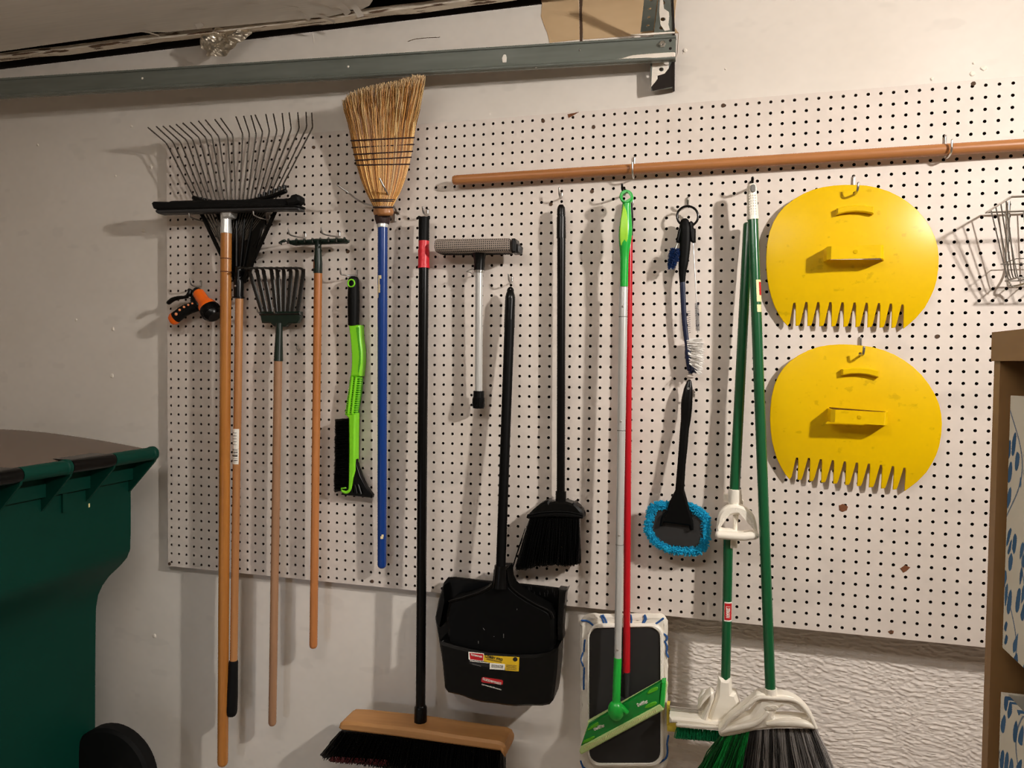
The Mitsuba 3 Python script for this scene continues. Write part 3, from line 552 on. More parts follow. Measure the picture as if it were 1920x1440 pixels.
part(t, 'blade_arm', pplate(q([(118, 872), (185, 868), (182, 960), (180, 1080), (180, 1220), (160, 1290), (150, 1340), (138, 1330), (142, 1100), (140, 900)]), .034, .024, .004), 'm_lime')
part(t, 'hook_end', tube(bez([at(*p_, .03) for p_ in q([(165, 1255), (152, 1330), (130, 1352), (108, 1345), (104, 1328), (125, 1325)])], 5), .0042, 8, 'round'), 'm_lime')
part(t, 'scraper', pplate(q([(180, 1110), (190, 1170), (215, 1250), (250, 1320), (287, 1370), (283, 1387), (170, 1375), (95, 1368), (110, 1330), (150, 1300), (165, 1200)]), .028, .014, .002, [q([(162, 1312), (168, 1312), (172, 1352), (166, 1352)]), q([(186, 1310), (192, 1312), (202, 1356), (196, 1356)]), q([(206, 1308), (212, 1310), (230, 1360), (222, 1360)])]), 'm_black')
R_, Tp = [], []
for i in range(1100):
    f = rng.random(); d = .018 + .016 * rng.random(); y = 900 + 435 * f; x0 = 142 - 2 * f
    R_.append(at(*q([(x0, y)])[0], d)); Tp.append(at(*q([(66 - 8 * f + rng.normal() * 4, y + 6 + rng.normal() * 5)])[0], d + rng.normal() * .003))
part(t, 'bristles', cat(bristles(R_, Tp, .0011, .0009, .0006), pplate(q([(72, 905), (140, 898), (142, 1335), (70, 1330), (64, 1100)]), .03, .01, .001)), 'm_bristle', False, kind='stuff')

# ---- straw broom
t = thing('straw_broom', 'straw broom with dark stitching and a chipped blue handle, bristles upward', 'broom'); q = crop(620, 130, 4.8); D0 = .050
wl = [(60, 118, 835), (110, 108, 830), (200, 108, 815), (300, 118, 800), (450, 150, 770), (600, 182, 750), (700, 198, 742), (870, 240, 705), (1000, 275, 668), (1080, 305, 640), (1160, 355, 590), (1210, 384, 560), (1240, 388, 556), (1280, 380, 572), (1320, 392, 556)]
Y_, Lx, Rx = np.array(wl, float).T
def topy(u): return np.interp(u, [-1, -.85, -.6, -.3, 0, .3, .6, .85, 1], [290, 225, 175, 140, 120, 100, 72, 40, 62])
def half(y): return np.interp(y, [60, 600, 870, 1080, 1240, 1320], [.026, .024, .023, .024, .026, .026])
def sp(u, v, y):
    x = (np.interp(y, Y_, Lx) + np.interp(y, Y_, Rx)) / 2 + u * (np.interp(y, Y_, Rx) - np.interp(y, Y_, Lx)) / 2
    px, py = x, y + (u * -14 if y > 500 and y < 900 else 0) * (1 if y < 850 else .3)
    return at(*q([(px, py)])[0], D0 + v * half(y) + .030 * min(max((700 - y) / 500, 0), 1))
V, F, Cc, o = [], [], [], 0
pal = np.array([lin('#c08a45'), lin('#d9a961'), lin('#a56f30'), lin('#e3c083'), lin('#8b5a27')])
for i in range(1250):
    a_ = rng.random() * 2 * math.pi; rr = math.sqrt(rng.random()) if rng.random() < .35 else 1.0 - .12 * rng.random()
    u, v = rr * math.cos(a_), rr * math.sin(a_)
    if v < -.35: continue
    ty = topy(u) + abs(rng.normal()) * 26; w = rng.normal() * .045
    ys = [1230, 1100, 980, 870, 760, 640, 500, 360, max(ty + 70, 130), ty]; pts = []
    for k_, y in enumerate(ys):
        g = max(0, (640 - y) / 600); pts.append(sp(min(max(u + w * g * 1.6 + rng.normal() * .018 * g, -1.05), 1.05), v + rng.normal() * .12 * g, y))
    r = .0009 + .0011 * rng.random() ** 2
    m = tube(pts, [r] * 4 + [r * 1.0] * 3 + [r * .8, r * .65, r * .4], 4); V.append(m.vertices); F.append(m.faces + o); o += len(m.vertices)
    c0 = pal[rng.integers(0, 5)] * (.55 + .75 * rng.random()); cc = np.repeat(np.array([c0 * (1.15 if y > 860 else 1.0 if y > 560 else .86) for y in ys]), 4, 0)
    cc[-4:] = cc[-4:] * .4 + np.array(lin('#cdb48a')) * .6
    Cc.append(np.vstack([cc, cc[:1], cc[-1:]]))
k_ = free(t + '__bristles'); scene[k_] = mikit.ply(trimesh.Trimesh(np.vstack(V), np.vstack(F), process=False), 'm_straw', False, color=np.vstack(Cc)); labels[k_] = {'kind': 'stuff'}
def oval(y, s=1.0, n=40): return [sp(s * math.cos(a_), s * math.sin(a_), y) for a_ in np.arange(n) * 2 * math.pi / n]
def loft(rings):
    n = len(rings[0]); V = np.vstack(rings + [[np.mean(rings[0], 0)], [np.mean(rings[-1], 0)]]); i = np.arange(n); j = (i + 1) % n; F = []
    for k in range(len(rings) - 1): F += [np.stack([k * n + i, k * n + j, (k + 1) * n + j], 1), np.stack([k * n + i, (k + 1) * n + j, (k + 1) * n + i], 1)]
    m = len(rings); F += [np.stack([j, i, i * 0 + m * n], 1), np.stack([(m - 1) * n + i, (m - 1) * n + j, i * 0 + m * n + 1], 1)]
    g = trimesh.Trimesh(V, np.vstack(F), process=False)
    if g.volume < 0: g.invert()
    return g
part(t, 'core', loft([oval(y, .93) for y in (1230, 1150, 1050, 950, 870, 760, 640, 500, 380, 290)]), 'm_strawcore', True)
for y0 in (628, 690, 752, 805, 858): part(t, 'stitching', loop(oval(y0, 1.02), .0017, 7), 'm_twine')
for y0 in (1172, 1186): part(t, 'binding', loop(oval(y0, 1.03), .0017, 7), 'm_bindbrown')
part(t, 'binding', loop(oval(1243, 1.03), .0019, 7), 'm_bindbrown')
part(t, 'neck', loft([oval(y, .99) for y in (1235, 1260, 1285, 1318)]), 'm_straw', True, color=np.tile(lin('#d2a25c'), (4 * 40 + 2, 1))) if False else part(t, 'neck', loft([oval(y, .99) for y in (1235, 1260, 1285, 1318)]), 'm_rakewood', True)
a, b, r0, r1 = ends(717.5, 405, D0, 30, 717.5, 420, D0, 24)
part(t, 'ferrule', rod(a, b, [(0, 0), (0, r0), (.3, r0), (1, r1), (1, 0)]), 'm_bindbrown')
a, b, r0, r1 = ends(717.5, 418, D0, 20, 717.5, 427, D0, 21)
part(t, 'ferrule', rod(a, b, [(0, 0), (0, r0), (.5, r1 * 1.03), (1, r1), (1, 0)]), 'm_alu', label='silver collar')
a, b, r0, r1 = ends(717.5, 424, D0, 18.5, 716, 1066, .035, 16.4)
part(t, 'handle', handle(a, b, r0, r1), 'm_blue')
for f0, f1, g0, g1 in [(.142, .152, -30, 12), (.150, .170, -34, -8), (.168, .192, -40, -2), (.186, .206, -44, -26), (.90, .908, 8, 40), (.895, .902, 20, 45)]: part(t + '__handle', 'paint_chip', wrap(a, b, r0, f0, f1, g0, g1, 5, .0004), 'm_chip', True)

# ---- push broom
t = thing('push_broom', 'push broom with a long black pole, red band and wide black-bristled wooden head', 'broom')
a, b, r0, r1 = ends(794.5, 500, .045, 18.5, 788.5, 1330, .065, 18)
part(t, 'pole', rod(a, b, [(0, 0), (0, r0), (1, r1), (1, 0)]), 'm_black')
a, b, r0, r1 = ends(795, 410, .042, 20, 794.8, 454, .043, 20)
m = rod(a, b, [(0, .0), (.08, r0 * .6), (0, r0 * .72), (-.06, r0 * .8), (-.05, r0), (1, r1), (1, 0)])
part(t, 'end_cap', m, 'm_blackmatte')
for x in (785.8, 804): p = at(x, 411, .042); part(t + '__end_cap', 'prong', cyl(p, p + [0, 0, .008], .0032, 7), 'm_blackmatte')
a, b, r0, r1 = ends(794.8, 452, .043, 20, 794.5, 503, .045, 20.5)
part(t, 'band', rod(a, b, [(0, 0), (0, r0), (.28, r0 * 1.02), (.36, r0 * 1.08), (.85, r0 * 1.05), (.9, r1 * 1.1), (1, r1 * 1.1), (1, 0)]), 'm_redband', label='red plastic band')
a, b, r0, r1 = ends(789, 1322, .065, 18, 788, 1376, .068, 24)
part(t, 'socket', rod(a, b, [(0, 0), (0, r0), (.08, r1 * .98), (.7, r1), (.72, r1 * .8), (1, r1 * .8), (1, 0)]), 'm_black')
q = crop(590, 1300, 5.19)
part(t, 'head_block', pplate(q([(225, 345), (240, 300), (275, 284), (400, 290), (960, 350), (1400, 420), (1790, 475), (1840, 500), (1865, 555), (1860, 600), (1845, 635), (1800, 570), (1300, 500), (800, 430), (250, 365)]), .11, .075, .006), 'm_block', label='pale wooden head block')
R_, Tp = [], []
for i in range(2600):
    f = rng.random(); d = .045 + .055 * rng.random(); dx = -170 * (1 - f) ** 2.2
    x = 245 + f * 1580; y = 372 + f * 205; R_.append(at(*q([(x, y)])[0], d)); Tp.append(at(*q([(x + dx - 10 + rng.normal() * 14, y + 235 + 120 * f + rng.normal() * 12)])[0], d + rng.normal() * .008))
part(t, 'bristles', cat(bristles(R_, Tp, .0016, .0012, .002), pplate(q([(250, 370), (1830, 578), (1830, 850), (900, 760), (600, 700), (120, 560)]), .09, .03, .002)), 'm_bristle', False, kind='stuff')
R_, Tp = [], []
for i in range(420):
    f = rng.random(); d = .05 + .055 * rng.random(); x = 170 + f * 560; y = 615 + f * 35; R_.append(at(*q([(x, y)])[0], d)); Tp.append(at(*q([(x - 10 + rng.normal() * 14, y + 46 + rng.normal() * 8)])[0], d + .004))
mat('m_redbristle', '#4a0f14', .6)
part(t, 'bristle_tips', bristles(R_, Tp, .0016, .0012, .002), 'm_redbristle', False, kind='stuff', label='dull red outer bristle ends')

# ---- sponge squeegee (windscreen washer)
t = thing('sponge_squeegee', 'windscreen sponge squeegee with a grey mesh roll and short aluminium handle', 'squeegee'); q = crop(780, 380, 8.727)
def roundbar(a, b, ry, rz, rc=.3):
    pr = [(0, 0), (0, .82), (.008, .94), (.02, 1), (.98, 1), (.992, .94), (1, .82), (1, 0)]; V = []; n = 24; A = np.arange(n) * 2 * np.pi / n
    sq = np.sign(np.cos(A)) * np.abs(np.cos(A)) ** .7, np.sign(np.sin(A)) * np.abs(np.sin(A)) ** .7
    return loft([(a + (b - a) * f) + s * (np.outer(sq[0], [0, ry, 0]) + np.outer(sq[1], [0, 0, rz])) for f, s in pr])
a, b = at(*q([(345, 715)])[0], .055), at(*q([(1560, 705)])[0], .055); rz = mpp(a) * 12.8
part(t, 'sponge_roll', roundbar(a, b, .022, rz), 'm_mesh', 40, label='grey mesh covered sponge')
part(t, 'end_cap', pplate(q([(312, 640), (325, 615), (348, 612), (348, 720), (325, 715), (312, 690)]), .06, .02, .002), 'm_black')
part(t, 'end_cap', pplate(q([(1560, 582), (1615, 582), (1635, 640), (1640, 700), (1638, 815), (1560, 818)]), .075, .04, .003), 'm_black')
part(t, 'end_knob', pplate(q([(1638, 662), (1680, 680), (1702, 705), (1698, 760), (1690, 815), (1638, 822)]), .07, .03, .004), 'm_darkgrey')
part(t, 'blade', pplate(q([(350, 805), (900, 815), (1540, 800), (1555, 830), (900, 842), (430, 842), (370, 830)]), .045, .02, .002), 'm_rubber')
a, b, r0, r1 = ends(899, 474, .045, 25, 898.6, 507, .045, 20.6)
part(t, 'neck', rod(a, b, [(0, 0), (0, r0 * 1.1), (.2, r0 * .95), (.45, r1), (1, r1), (1, 0)]), 'm_black')
a, b, r0, r1 = ends(898.6, 506, .045, 19, 898.4, 511, .045, 19)
part(t, 'collar', rod(a, b, [(0, 0), (0, r0), (1, r1), (1, 0)]), 'm_chrome')
a, b, r0, r1 = ends(898.3, 510, .045, 14.2, 897.5, 738, .04, 14)
part(t, 'tube', rod(a, b, [(0, 0), (0, r0), (1, r1), (1, 0)]), 'm_alu')
a, b, r0, r1 = ends(897.5, 733, .04, 21, 897.2, 765.5, .04, 23)
part(t, 'foot', rod(a, b, [(0, 0), (0, r0 * .95), (.38, r0), (.4, r1), (.9, r1 * .98), (1, r1 * .9), (1, 0)]), 'm_blackmatte')
for i in range(9): an = -75 + i * 19; part(t + '__foot', 'rib', wrap(a, b, r1, .45, .88, an, an + 7, 3, .0012), 'm_black', True)

# ---- dustpan
t = thing('lobby_dustpan', 'black upright lobby dustpan with a long handle and a yellow product sticker', 'dustpan'); q = crop(810, 1060, 5.143)
a, b, r0, r1 = ends(955.5, 600, .038, 18.6, 938.5, 1072, .085, 18)
part(t, 'pole', rod(a, b, [(0, 0), (0, r0), (1, r1), (1, 0)]), 'm_blackmatte')
a, b, r0, r1 = ends(957, 543, .034, 19, 955, 614, .038, 20)
part(t, 'grip', rod(a, b, [(0, 0), (.0, r0 * .35), (.06, r0 * .7), (.16, r0 * .93), (.22, r0), (.24, r0 * .97), (.26, r0), (1, r1), (1, 0)]), 'm_black')
part(t + '__grip', 'hanging_eye', loop([at(957, 545, .034) + [.006 * math.cos(s), 0, .007 * math.sin(s)] for s in np.arange(14) * math.pi / 7], .0028, 7), 'm_black')
part(t, 'back_plate', pplate(q([(150, 120), (210, 117), (590, 160), (760, 172), (1100, 208), (1240, 225), (1262, 300), (1240, 640), (1200, 800), (1180, 1200), (900, 1340), (380, 1290), (150, 1200), (95, 900), (60, 700), (28, 510), (60, 340), (110, 170)]), .03, .008, .003), 'm_black')
part(t, 'side_flange', pplate(q([(1215, 235), (1285, 245), (1307, 232), (1285, 285), (1272, 420), (1255, 640), (1262, 700), (1253, 735), (1205, 735), (1200, 560)]), .062, .034, .003), 'm_black')
part(t, 'side_flange', pplate(q([(110, 200), (60, 345), (28, 512), (48, 600), (80, 600), (130, 350)]), .062, .034, .003), 'm_black')
hood = q([(160, 352), (200, 330), (320, 305), (470, 255), (560, 205), (592, 150), (602, 30), (725, 30), (735, 145), (765, 210), (830, 270), (920, 330), (1060, 402), (1130, 440), (1168, 500), (1172, 600), (1165, 860), (800, 900), (300, 830), (150, 780), (130, 500)])
m = pplate(hood, .088, .052, .008, fine=.03); part(t, 'hood', m, 'm_blackmatte', 30)
part(t + '__hood', 'rim_bead', tube(bez([at(*p_, .089) for p_ in q([(160, 348), (320, 305), (470, 255), (565, 200), (595, 140), (604, 40)])], 5), .0022, 7), 'm_black')
part(t + '__hood', 'rim_bead', tube(bez([at(*p_, .089) for p_ in q([(722, 40), (735, 140), (765, 205), (850, 280), (1000, 372), (1130, 438), (1170, 510)])], 5), .0028, 7), 'm_black')
front = q([(65, 735), (130, 755), (200, 778), (350, 815), (550, 852), (800, 872), (1000, 868), (1130, 845), (1215, 795), (1205, 1000), (1180, 1220), (1165, 1310), (1130, 1350), (1060, 1364), (900, 1362), (800, 1368), (700, 1358), (600, 1342), (480, 1330), (380, 1305), (280, 1265), (150, 1235), (118, 1190), (95, 950)])
part(t, 'front_panel', pplate(front, .104, .07, .006), 'm_black')
a, b, r0, r1 = ends(939.5, 1060, .085, 24.5, 938, 1102, .09, 30)
part(t, 'socket', rod(a, b, [(0, 0), (0, r0), (.55, r0 * 1.03), (1, r1), (1, 0)]), 'm_black')
DL = .1046
def lab(pts, m, d=DL, nm='sticker', par=t): return part(par, nm, pplate(q(pts), d, .0008, 0), m, False)
S = lab([(350, 833), (500, 848), (498, 868), (842, 886), (836, 1024), (555, 1002), (556, 960), (545, 985), (360, 950)], 'm_labelblack', nm='product_sticker')
lab([(350, 833), (500, 850), (496, 925), (365, 912), (352, 905)], 'm_labelwhite', DL + .0005, 'border', S); lab([(362, 845), (494, 857), (492, 920), (368, 905)], 'm_labelred', DL + .0009, 'red_field', S)
lab([(497, 868), (842, 886), (836, 1024), (706, 1014), (705, 955), (556, 940), (497, 925)], 'm_labelyellow', DL + .0006, 'yellow_field', S)
lab([(556, 940), (705, 953), (700, 1010), (555, 1001)], 'm_labelwhite', DL + .0009, 'barcode_field', S)
for i in range(12): lab([(575 + i * 9.5, 957 + i * .8), (579 + i * 9.5, 957 + i * .8), (578 + i * 9.5, 985 + i * .8), (574 + i * 9.5, 985 + i * .8)], 'm_labelblack', DL + .0013, 'barcode_bar', S)
lab([(365, 918), (548, 940), (548, 946), (365, 924)], 'm_labelwhite', DL + .0006, 'white_line', S)
mm = lambda px: px / 5.143 * mpp(at(935, 1240, DL))
def word(s_, cx, cy, hpx, wpx, m, par, ang=-5.2, d=DL + .0012, bold=True): part(par, 'lettering', text(s_, mm(hpx), at(*q([(cx, cy)])[0], d), ang, .0006, bold, mm(wpx)), m, False)
word('Rubbermaid', 430, 870, 18, 112, 'm_labelwhite', S); word('LOBBY PRO', 598, 893, 22, 172, 'm_labelblack', S); word('UPRIGHT DUST PAN', 600, 918, 9, 150, 'm_seam', S, bold=False)
word('Commercial', 430, 960, 12, 90, 'm_grey', S, bold=False)
part(S, 'round_mark', pplate(ellipse(*q([(802, 907)])[0], 4.3, 4.1), DL + .0011, .0006, 0), 'm_labelblack', False)
for i in range(4): lab([(715, 960 + i * 13), (815, 967 + i * 13), (815, 971 + i * 13), (715, 964 + i * 13)], 'm_seam', DL + .0011, 'print_line', S)
B_ = lab([(480, 1082), (500, 1078), (672, 1105), (685, 1115), (682, 1148), (668, 1152), (490, 1130), (474, 1120)], 'm_labelred', nm='maker_badge')
word('Rubbermaid', 578, 1116, 25, 186, 'm_labelwhite', B_, -7.5); word('Commercial Products', 574, 1172, 11, 202, 'm_labelwhite', B_, -8)
for (x, y, L, an) in [(500, 615, 26, 50), (690, 680, 40, 90), (447, 742, 25, 88), (105, 730, 18, -40), (820, 425, 16, 90), (597, 687, 8, 0)]:
    w = 4; c, s_ = math.cos(math.radians(an)), math.sin(math.radians(an)); d = .0886 if 140 < x < 1160 and y < 780 else DL
    part(t, 'scuff', pplate(q([(x - c * L / 2 - s_ * w / 2, y - s_ * L / 2 + c * w / 2), (x + c * L / 2 - s_ * w / 2, y + s_ * L / 2 + c * w / 2), (x + c * L / 2 + s_ * w / 2, y + s_ * L / 2 - c * w / 2), (x - c * L / 2 + s_ * w / 2, y - s_ * L / 2 - c * w / 2)]), d, .0005, 0), 'm_grey', False)
for i in range(16):
    x = 880 + rng.random() * 300; y = 190 + rng.random() * 80; L = 30 + 30 * rng.random()
    part(t, 'scuff', pplate(q([(x, y), (x + 3, y), (x + 8, y + L), (x + 5, y + L)]), .0304, .0004, 0), 'm_darkgrey', False)

# ---- angle broom
t = thing('angle_broom', 'all-black angle broom hanging bristles down above the dustpan', 'broom'); q = crop(940, 900, 7.576)
a, b, r0, r1 = ends(1052.5, 440, .032, 15.6, 1051.5, 935, .034, 15.4)
part(t, 'pole', rod(a, b, [(0, 0), (0, r0), (1, r1), (1, 0)]), 'm_black')
a, b, r0, r1 = ends(1052, 384, .032, 15, 1052.5, 447, .032, 17.5)
part(t, 'grip', rod(a, b, [(0, 0), (0, r0 * .5), (.06, r0 * .85), (.13, r0), (.3, r0 * 1.06), (.31, r0 * 1.0), (.35, r0 * 1.0), (.36, r0 * 1.1), (1, r1), (1, 0)]), 'm_black')
a, b, r0, r1 = ends(1051.8, 921, .034, 20, 1051.5, 960, .036, 20)
part(t, 'socket', rod(a, b, [(0, 0), (0, r0), (1, r1), (1, 0)]), 'm_black')
part(t, 'cap', pplate(q([(375, 505), (400, 470), (440, 430), (540, 345), (600, 315), (665, 288), (682, 322), (770, 303), (925, 312), (1005, 338), (1022, 322), (1090, 385), (1140, 445), (1157, 500), (1155, 552), (1100, 555), (800, 530), (450, 552), (385, 555)]), .05, .036, .005), 'm_black')
part(t, 'cap_rim', tube(bez([at(*p_, .051) for p_ in q([(378, 500), (560, 462), (770, 447), (960, 455), (1150, 495)])], 5), .0026, 8, 'round'), 'm_blackmatte')
part(t, 'cap_rim', pplate(q([(375, 510), (560, 478), (770, 462), (960, 470), (1155, 508), (1155, 555), (1050, 548), (800, 530), (560, 545), (380, 556)]), .055, .045, .004), 'm_blackmatte')
R_, Tp = [], []
for i in range(2200):
    f = rng.random(); d = .016 + .036 * rng.random()
    x = 405 + f * 700; R_.append(at(*q([(x, 545)])[0], d)); xb = np.interp(f, [0, .2, .5, 1], [215, 400, 720, 1108]); yb = np.interp(f, [0, .12, .28, .55, .8, 1], [1262, 1262, 1215, 1195, 1208, 1178])
    Tp.append(at(*q([(xb + rng.normal() * 12, yb + rng.normal() * 16 - 12)])[0], d + rng.normal() * .004))
for x0, x1, y0, y1 in [(340, 155, 690, 1245), (300, 165, 830, 1240)]: R_.append(at(*q([(x0, y0)])[0], .03)); Tp.append(at(*q([(x1, y1)])[0], .034))
part(t, 'bristles', cat(bristles(R_, Tp, .0012, .0008, .001), pplate(q([(405, 545), (1100, 540), (1100, 1100), (420, 1130), (260, 1180)]), .036, .012, .002)), 'm_bristle', False, kind='stuff')

# ---- flat mop with red pole and white pad (behind)
t = thing('flat_mop', 'wide flat mop with a red pole and a white microfibre pad behind the green sweeper', 'mop'); q = crop(1070, 1140, 4.8)
a, b, r0, r1 = ends(1180, 441, .024, 12.6, 1174.5, 1263, .034, 13)
part(t, 'pole', rod(a, b, [(0, 0), (0, r0), (.9, r1), (.905, r1 * 1.06), (1, r1 * 1.06), (1, 0)]), 'm_red')
a, b, r0, r1 = ends(1181.5, 373, .022, 10, 1180, 442, .024, 13)
part(t, 'grip', rod(a, b, [(0, 0), (0, r0 * .5), (.05, r0 * .8), (.5, r1 * 1.05), (1, r1), (1, 0)]), 'm_black')
a, b, r0, r1 = ends(1175, 1260, .036, 13, 1175, 1315, .034, 10)
part(t, 'swivel', cat(rod(a, b, [(0, 0), (0, r0), (.8, r1 * .9), (1, r1), (1, 0)]), box(b + [-.02, -.008, -.012], b + [.02, .012, .008])), 'm_darkgrey')
def rrect(x0, y0, x1, y1, r, n=5):
    o = []
    for cx, cy, a0 in ((x1 - r, y0 + r, -90), (x1 - r, y1 - r, 0), (x0 + r, y1 - r, 90), (x0 + r, y0 + r, 180)):
        o += [(cx + r * math.cos(math.radians(a0 + 90 * k / n)), cy + r * math.sin(math.radians(a0 + 90 * k / n))) for k in range(n + 1)]
    return o
m = pplate(q(rrect(82, 66, 872, 1480, 90)), .018, .014, .006, fine=.012); v = m.vertices; v = v + (meshkit.fbm(v * 70, 3, 3)[:, None] - .5) * [.006, .008, .006]
part(t, 'pad', trimesh.Trimesh(v, m.faces, process=False), 'm_cotton', True, label='white microfibre pad with blue yarn')
part(t, 'frame', pplate(q(rrect(150, 150, 835, 1432, 110)), .031, .012, .003, [q(rrect(166, 178, 806, 1402, 100))]), 'm_white')
part(t, 'backing', pplate(q(rrect(160, 172, 812, 1410, 100)), .0265, .008, 0), 'm_panel', label='dark backing plate')
for pts in [[(100, 112), (150, 118), (190, 145), (218, 182)], [(275, 70), (290, 110), (310, 158)], [(290, 66), (315, 110), (325, 150)], [(540, 66), (548, 110), (540, 150)], [(668, 66), (678, 100), (655, 135)], [(650, 130), (665, 100), (662, 72)], [(832, 95), (800, 118), (770, 140)], [(842, 235), (868, 262), (862, 290)], [(848, 300), (868, 350), (862, 400), (878, 440)], [(880, 860), (872, 960), (878, 1060)], [(880, 1150), (868, 1220), (872, 1290), (858, 1350), (800, 1390)], [(110, 405), (95, 460), (112, 520)], [(128, 290), (122, 340), (120, 390)], [(122, 540), (118, 640), (118, 730)], [(92, 1380), (110, 1430), (140, 1450)]]:
    part(t + '__pad', 'yarn', tube(bez([at(*p_, .0185) for p_ in q(pts)], 5), .0024, 6, 'round'), 'm_yarn')

# ---- green sweeper (front)
t = thing('green_sweeper', 'flat floor sweeper with silver pole, bulging green grip and tilted green head', 'mop'); q = crop(1030, 340, 7.2); DS = .062
a, b, r0, r1 = ends(1169, 537, DS, 16.6, 1158.5, 1236, .075, 13.6)
part(t, 'pole', rod(a, b, [(0, 0), (0, r0), (1, r1), (1, 0)]), 'm_alu', label='silver telescopic pole')
for y in (593, 805, 1019): f = (y - 537) / 699; part(t + '__pole', 'joint', rod(a + (b - a) * f, a + (b - a) * (f + .0022), [(0, r0 * .8), (0, r0 * 1.012 - (r0 - r1) * f), (1, r0 * 1.012 - (r0 - r1) * f), (1, r0 * .8)]), 'm_grey')
for y in (575, 788, 1001, 1216): f = (y - 537) / 699; p = a + (b - a) * f + [0, -r0 + (r0 - r1) * f, 0]; part(t + '__pole', 'spring_button', sph(p, .0025, 1), 'm_chrome', True)
prof = [(300, 985, 1100), (350, 978, 1100), (430, 972, 1104), (520, 958, 1112), (620, 942, 1118), (720, 936, 1116), (800, 938, 1106), (880, 944, 1092), (960, 952, 1076), (1060, 956, 1068), (1420, 955, 1062)]
C_ = [at(*q([((l + r) / 2, y)])[0], DS + .004) for y, l, r in prof]; rr = [mpp(C_[0]) * (r - l) / 2 / 7.2 for y, l, r in prof]
part(t, 'grip', rod(C_[0], C_[1], [(0, 0), (0, rr[0]), (1, rr[1]), (1, 0)]) if False else tube(C_, rr, 20), 'm_green', 60, label='bright green grip')
part(t + '__grip', 'hanging_ring', pplate(q(ellipse(1035, 200, 92, 92, 28)), DS + .010, .018, .004, [q(ellipse(1036, 200, 56, 58, 20))]), 'm_green')
part(t + '__grip', 'inlay', trimesh.Trimesh((lambda m: m.vertices + np.c_[m.vertices[:, 0] * 0, .0045 - .0105 * np.clip(np.sin(np.clip((at(1172, 380, .07)[2] - m.vertices[:, 2]) / .112, 0, 1) * math.pi), 0, 1), m.vertices[:, 0] * 0])(mI := pplate(q(closed_curve([(1005, 300), (1045, 420), (1060, 600), (1058, 760), (1040, 870), (1000, 922), (965, 880), (950, 780), (955, 620), (975, 440), (992, 320)], 3)), DS + .016, .006, .002, fine=.012)), mI.faces, process=False), 'm_limegrip', 60, label='yellow-green soft inlay')
q = crop(1070, 1140, 4.8)
a, b, r0, r1 = ends(1158.3, 1233, .075, 14.8, 1154.8, 1336, .082, 15.4)
part(t, 'lower_pole', rod(a, b, [(0, 0), (0, r0), (1, r1), (1, 0)]), 'm_green', label='green lower pole')
part(t, 'swivel', cat(trimesh.Trimesh(sph([0, 0, 0], 1, 3).vertices * [.019, .017, .024] + at(1155, 1332, .082), sph([0, 0, 0], 1, 3).faces, process=False), pplate(q([(440, 880), (470, 895), (520, 950), (500, 970), (470, 950), (430, 930)]), .09, .012, .003)), 'm_green', 50)
hd = .07
part(t, 'pad', pplate(q([(76, 1292), (92, 1248), (155, 1036), (152, 1028), (822, 655), (850, 655), (872, 690), (858, 800), (838, 915), (826, 928), (94, 1322)]), hd - .012, .012, .002), 'm_padlime', label='pale green cleaning cloth')
part(t, 'head', pplate(q([(88, 1252), (160, 1050), (818, 668), (800, 872)]), hd, .016, .002), 'm_swiffer', label='dark green head plate')
part(t + '__head', 'end_rim', pplate(q([(820, 664), (856, 660), (842, 905), (828, 895), (800, 872)]), hd + .004, .02, .002), 'm_green')
part(t + '__head', 'front_rim', pplate(q([(78, 1290), (90, 1250), (798, 872), (812, 868), (832, 908), (836, 922), (800, 935), (90, 1320)]), hd + .004, .018, .002), 'm_padlime')
for i in range(44):
    f = (i + .5) / 44; x, y = 120 + 650 * f, 1262 - 345 * f; part(t + '__head', 'rim_rib', tube([at(*q([(x, y - 8)])[0], hd + .0046), at(*q([(x + 6, y + 14)])[0], hd + .0046)], .0011, 5), 'm_labelcream')
for pts in [[(690, 765), (720, 735), (775, 712), (785, 735), (740, 760), (700, 775)], [(665, 900), (700, 865), (765, 845), (770, 870), (700, 900)], [(160, 1085), (240, 1030), (245, 1060), (190, 1090), (155, 1105)], [(115, 1200), (150, 1180), (210, 1155), (205, 1180), (110, 1225)]]:
    part(t + '__head', 'cloth_grip', pplate(q(closed_curve(pts, 3)), hd + .003, .004, .001), 'm_limedark', 40)
s5 = mpp(at(1150, 1330, hd)) / 4.8
part(t + '__head', 'lettering', text('Swiffer', s5 * 30, at(*q([(645, 856)])[0], hd + .0008), 29, .0006, True, s5 * 105), 'm_labelwhite', False); part(t + '__head', 'lettering', text('Swiffer', s5 * 28, at(*q([(255, 1072)])[0], hd + .0008), 29, .0006, True, s5 * 110), 'm_labelwhite', False)

# ---- bottle brush set
t = thing('bottle_brush', 'navy and black bottle brush with white end bristles on a black ring', 'brush'); q = crop(1220, 360, 4.0); DB = .03
part(t, 'ring', loop([at(*q([(277 + 79 * math.cos(s), 182 + 76 * math.sin(s))])[0], DB) for s in np.arange(26) * 2 * math.pi / 26], .0026, 8), 'm_black')
part(t, 'handle', tube(bez([at(*q([(x, y)])[0], DB) for x, y in [(255, 228), (258, 300), (256, 420), (245, 540), (238, 600), (238, 672)]], 5), np.interp(np.linspace(0, 1, 26), [0, .1, .3, .6, 1], [.010, .0125, .0125, .0105, .0062]) * 1.05, 14, 'round', squash=.7), 'm_blackmatte', label='black rubber grip')
part(t, 'shaft', tube(bez([at(*q([(x, y)])[0], DB) for x, y in [(238, 668), (243, 800), (252, 960), (266, 1090), (280, 1180), (290, 1330)]], 5), np.interp(np.linspace(0, 1, 26), [0, .5, .75, .85, 1], [.0062, .0056, .0058, .0085, .0055]), 12, 'round', squash=.7), 'm_navy', label='navy blue shaft')
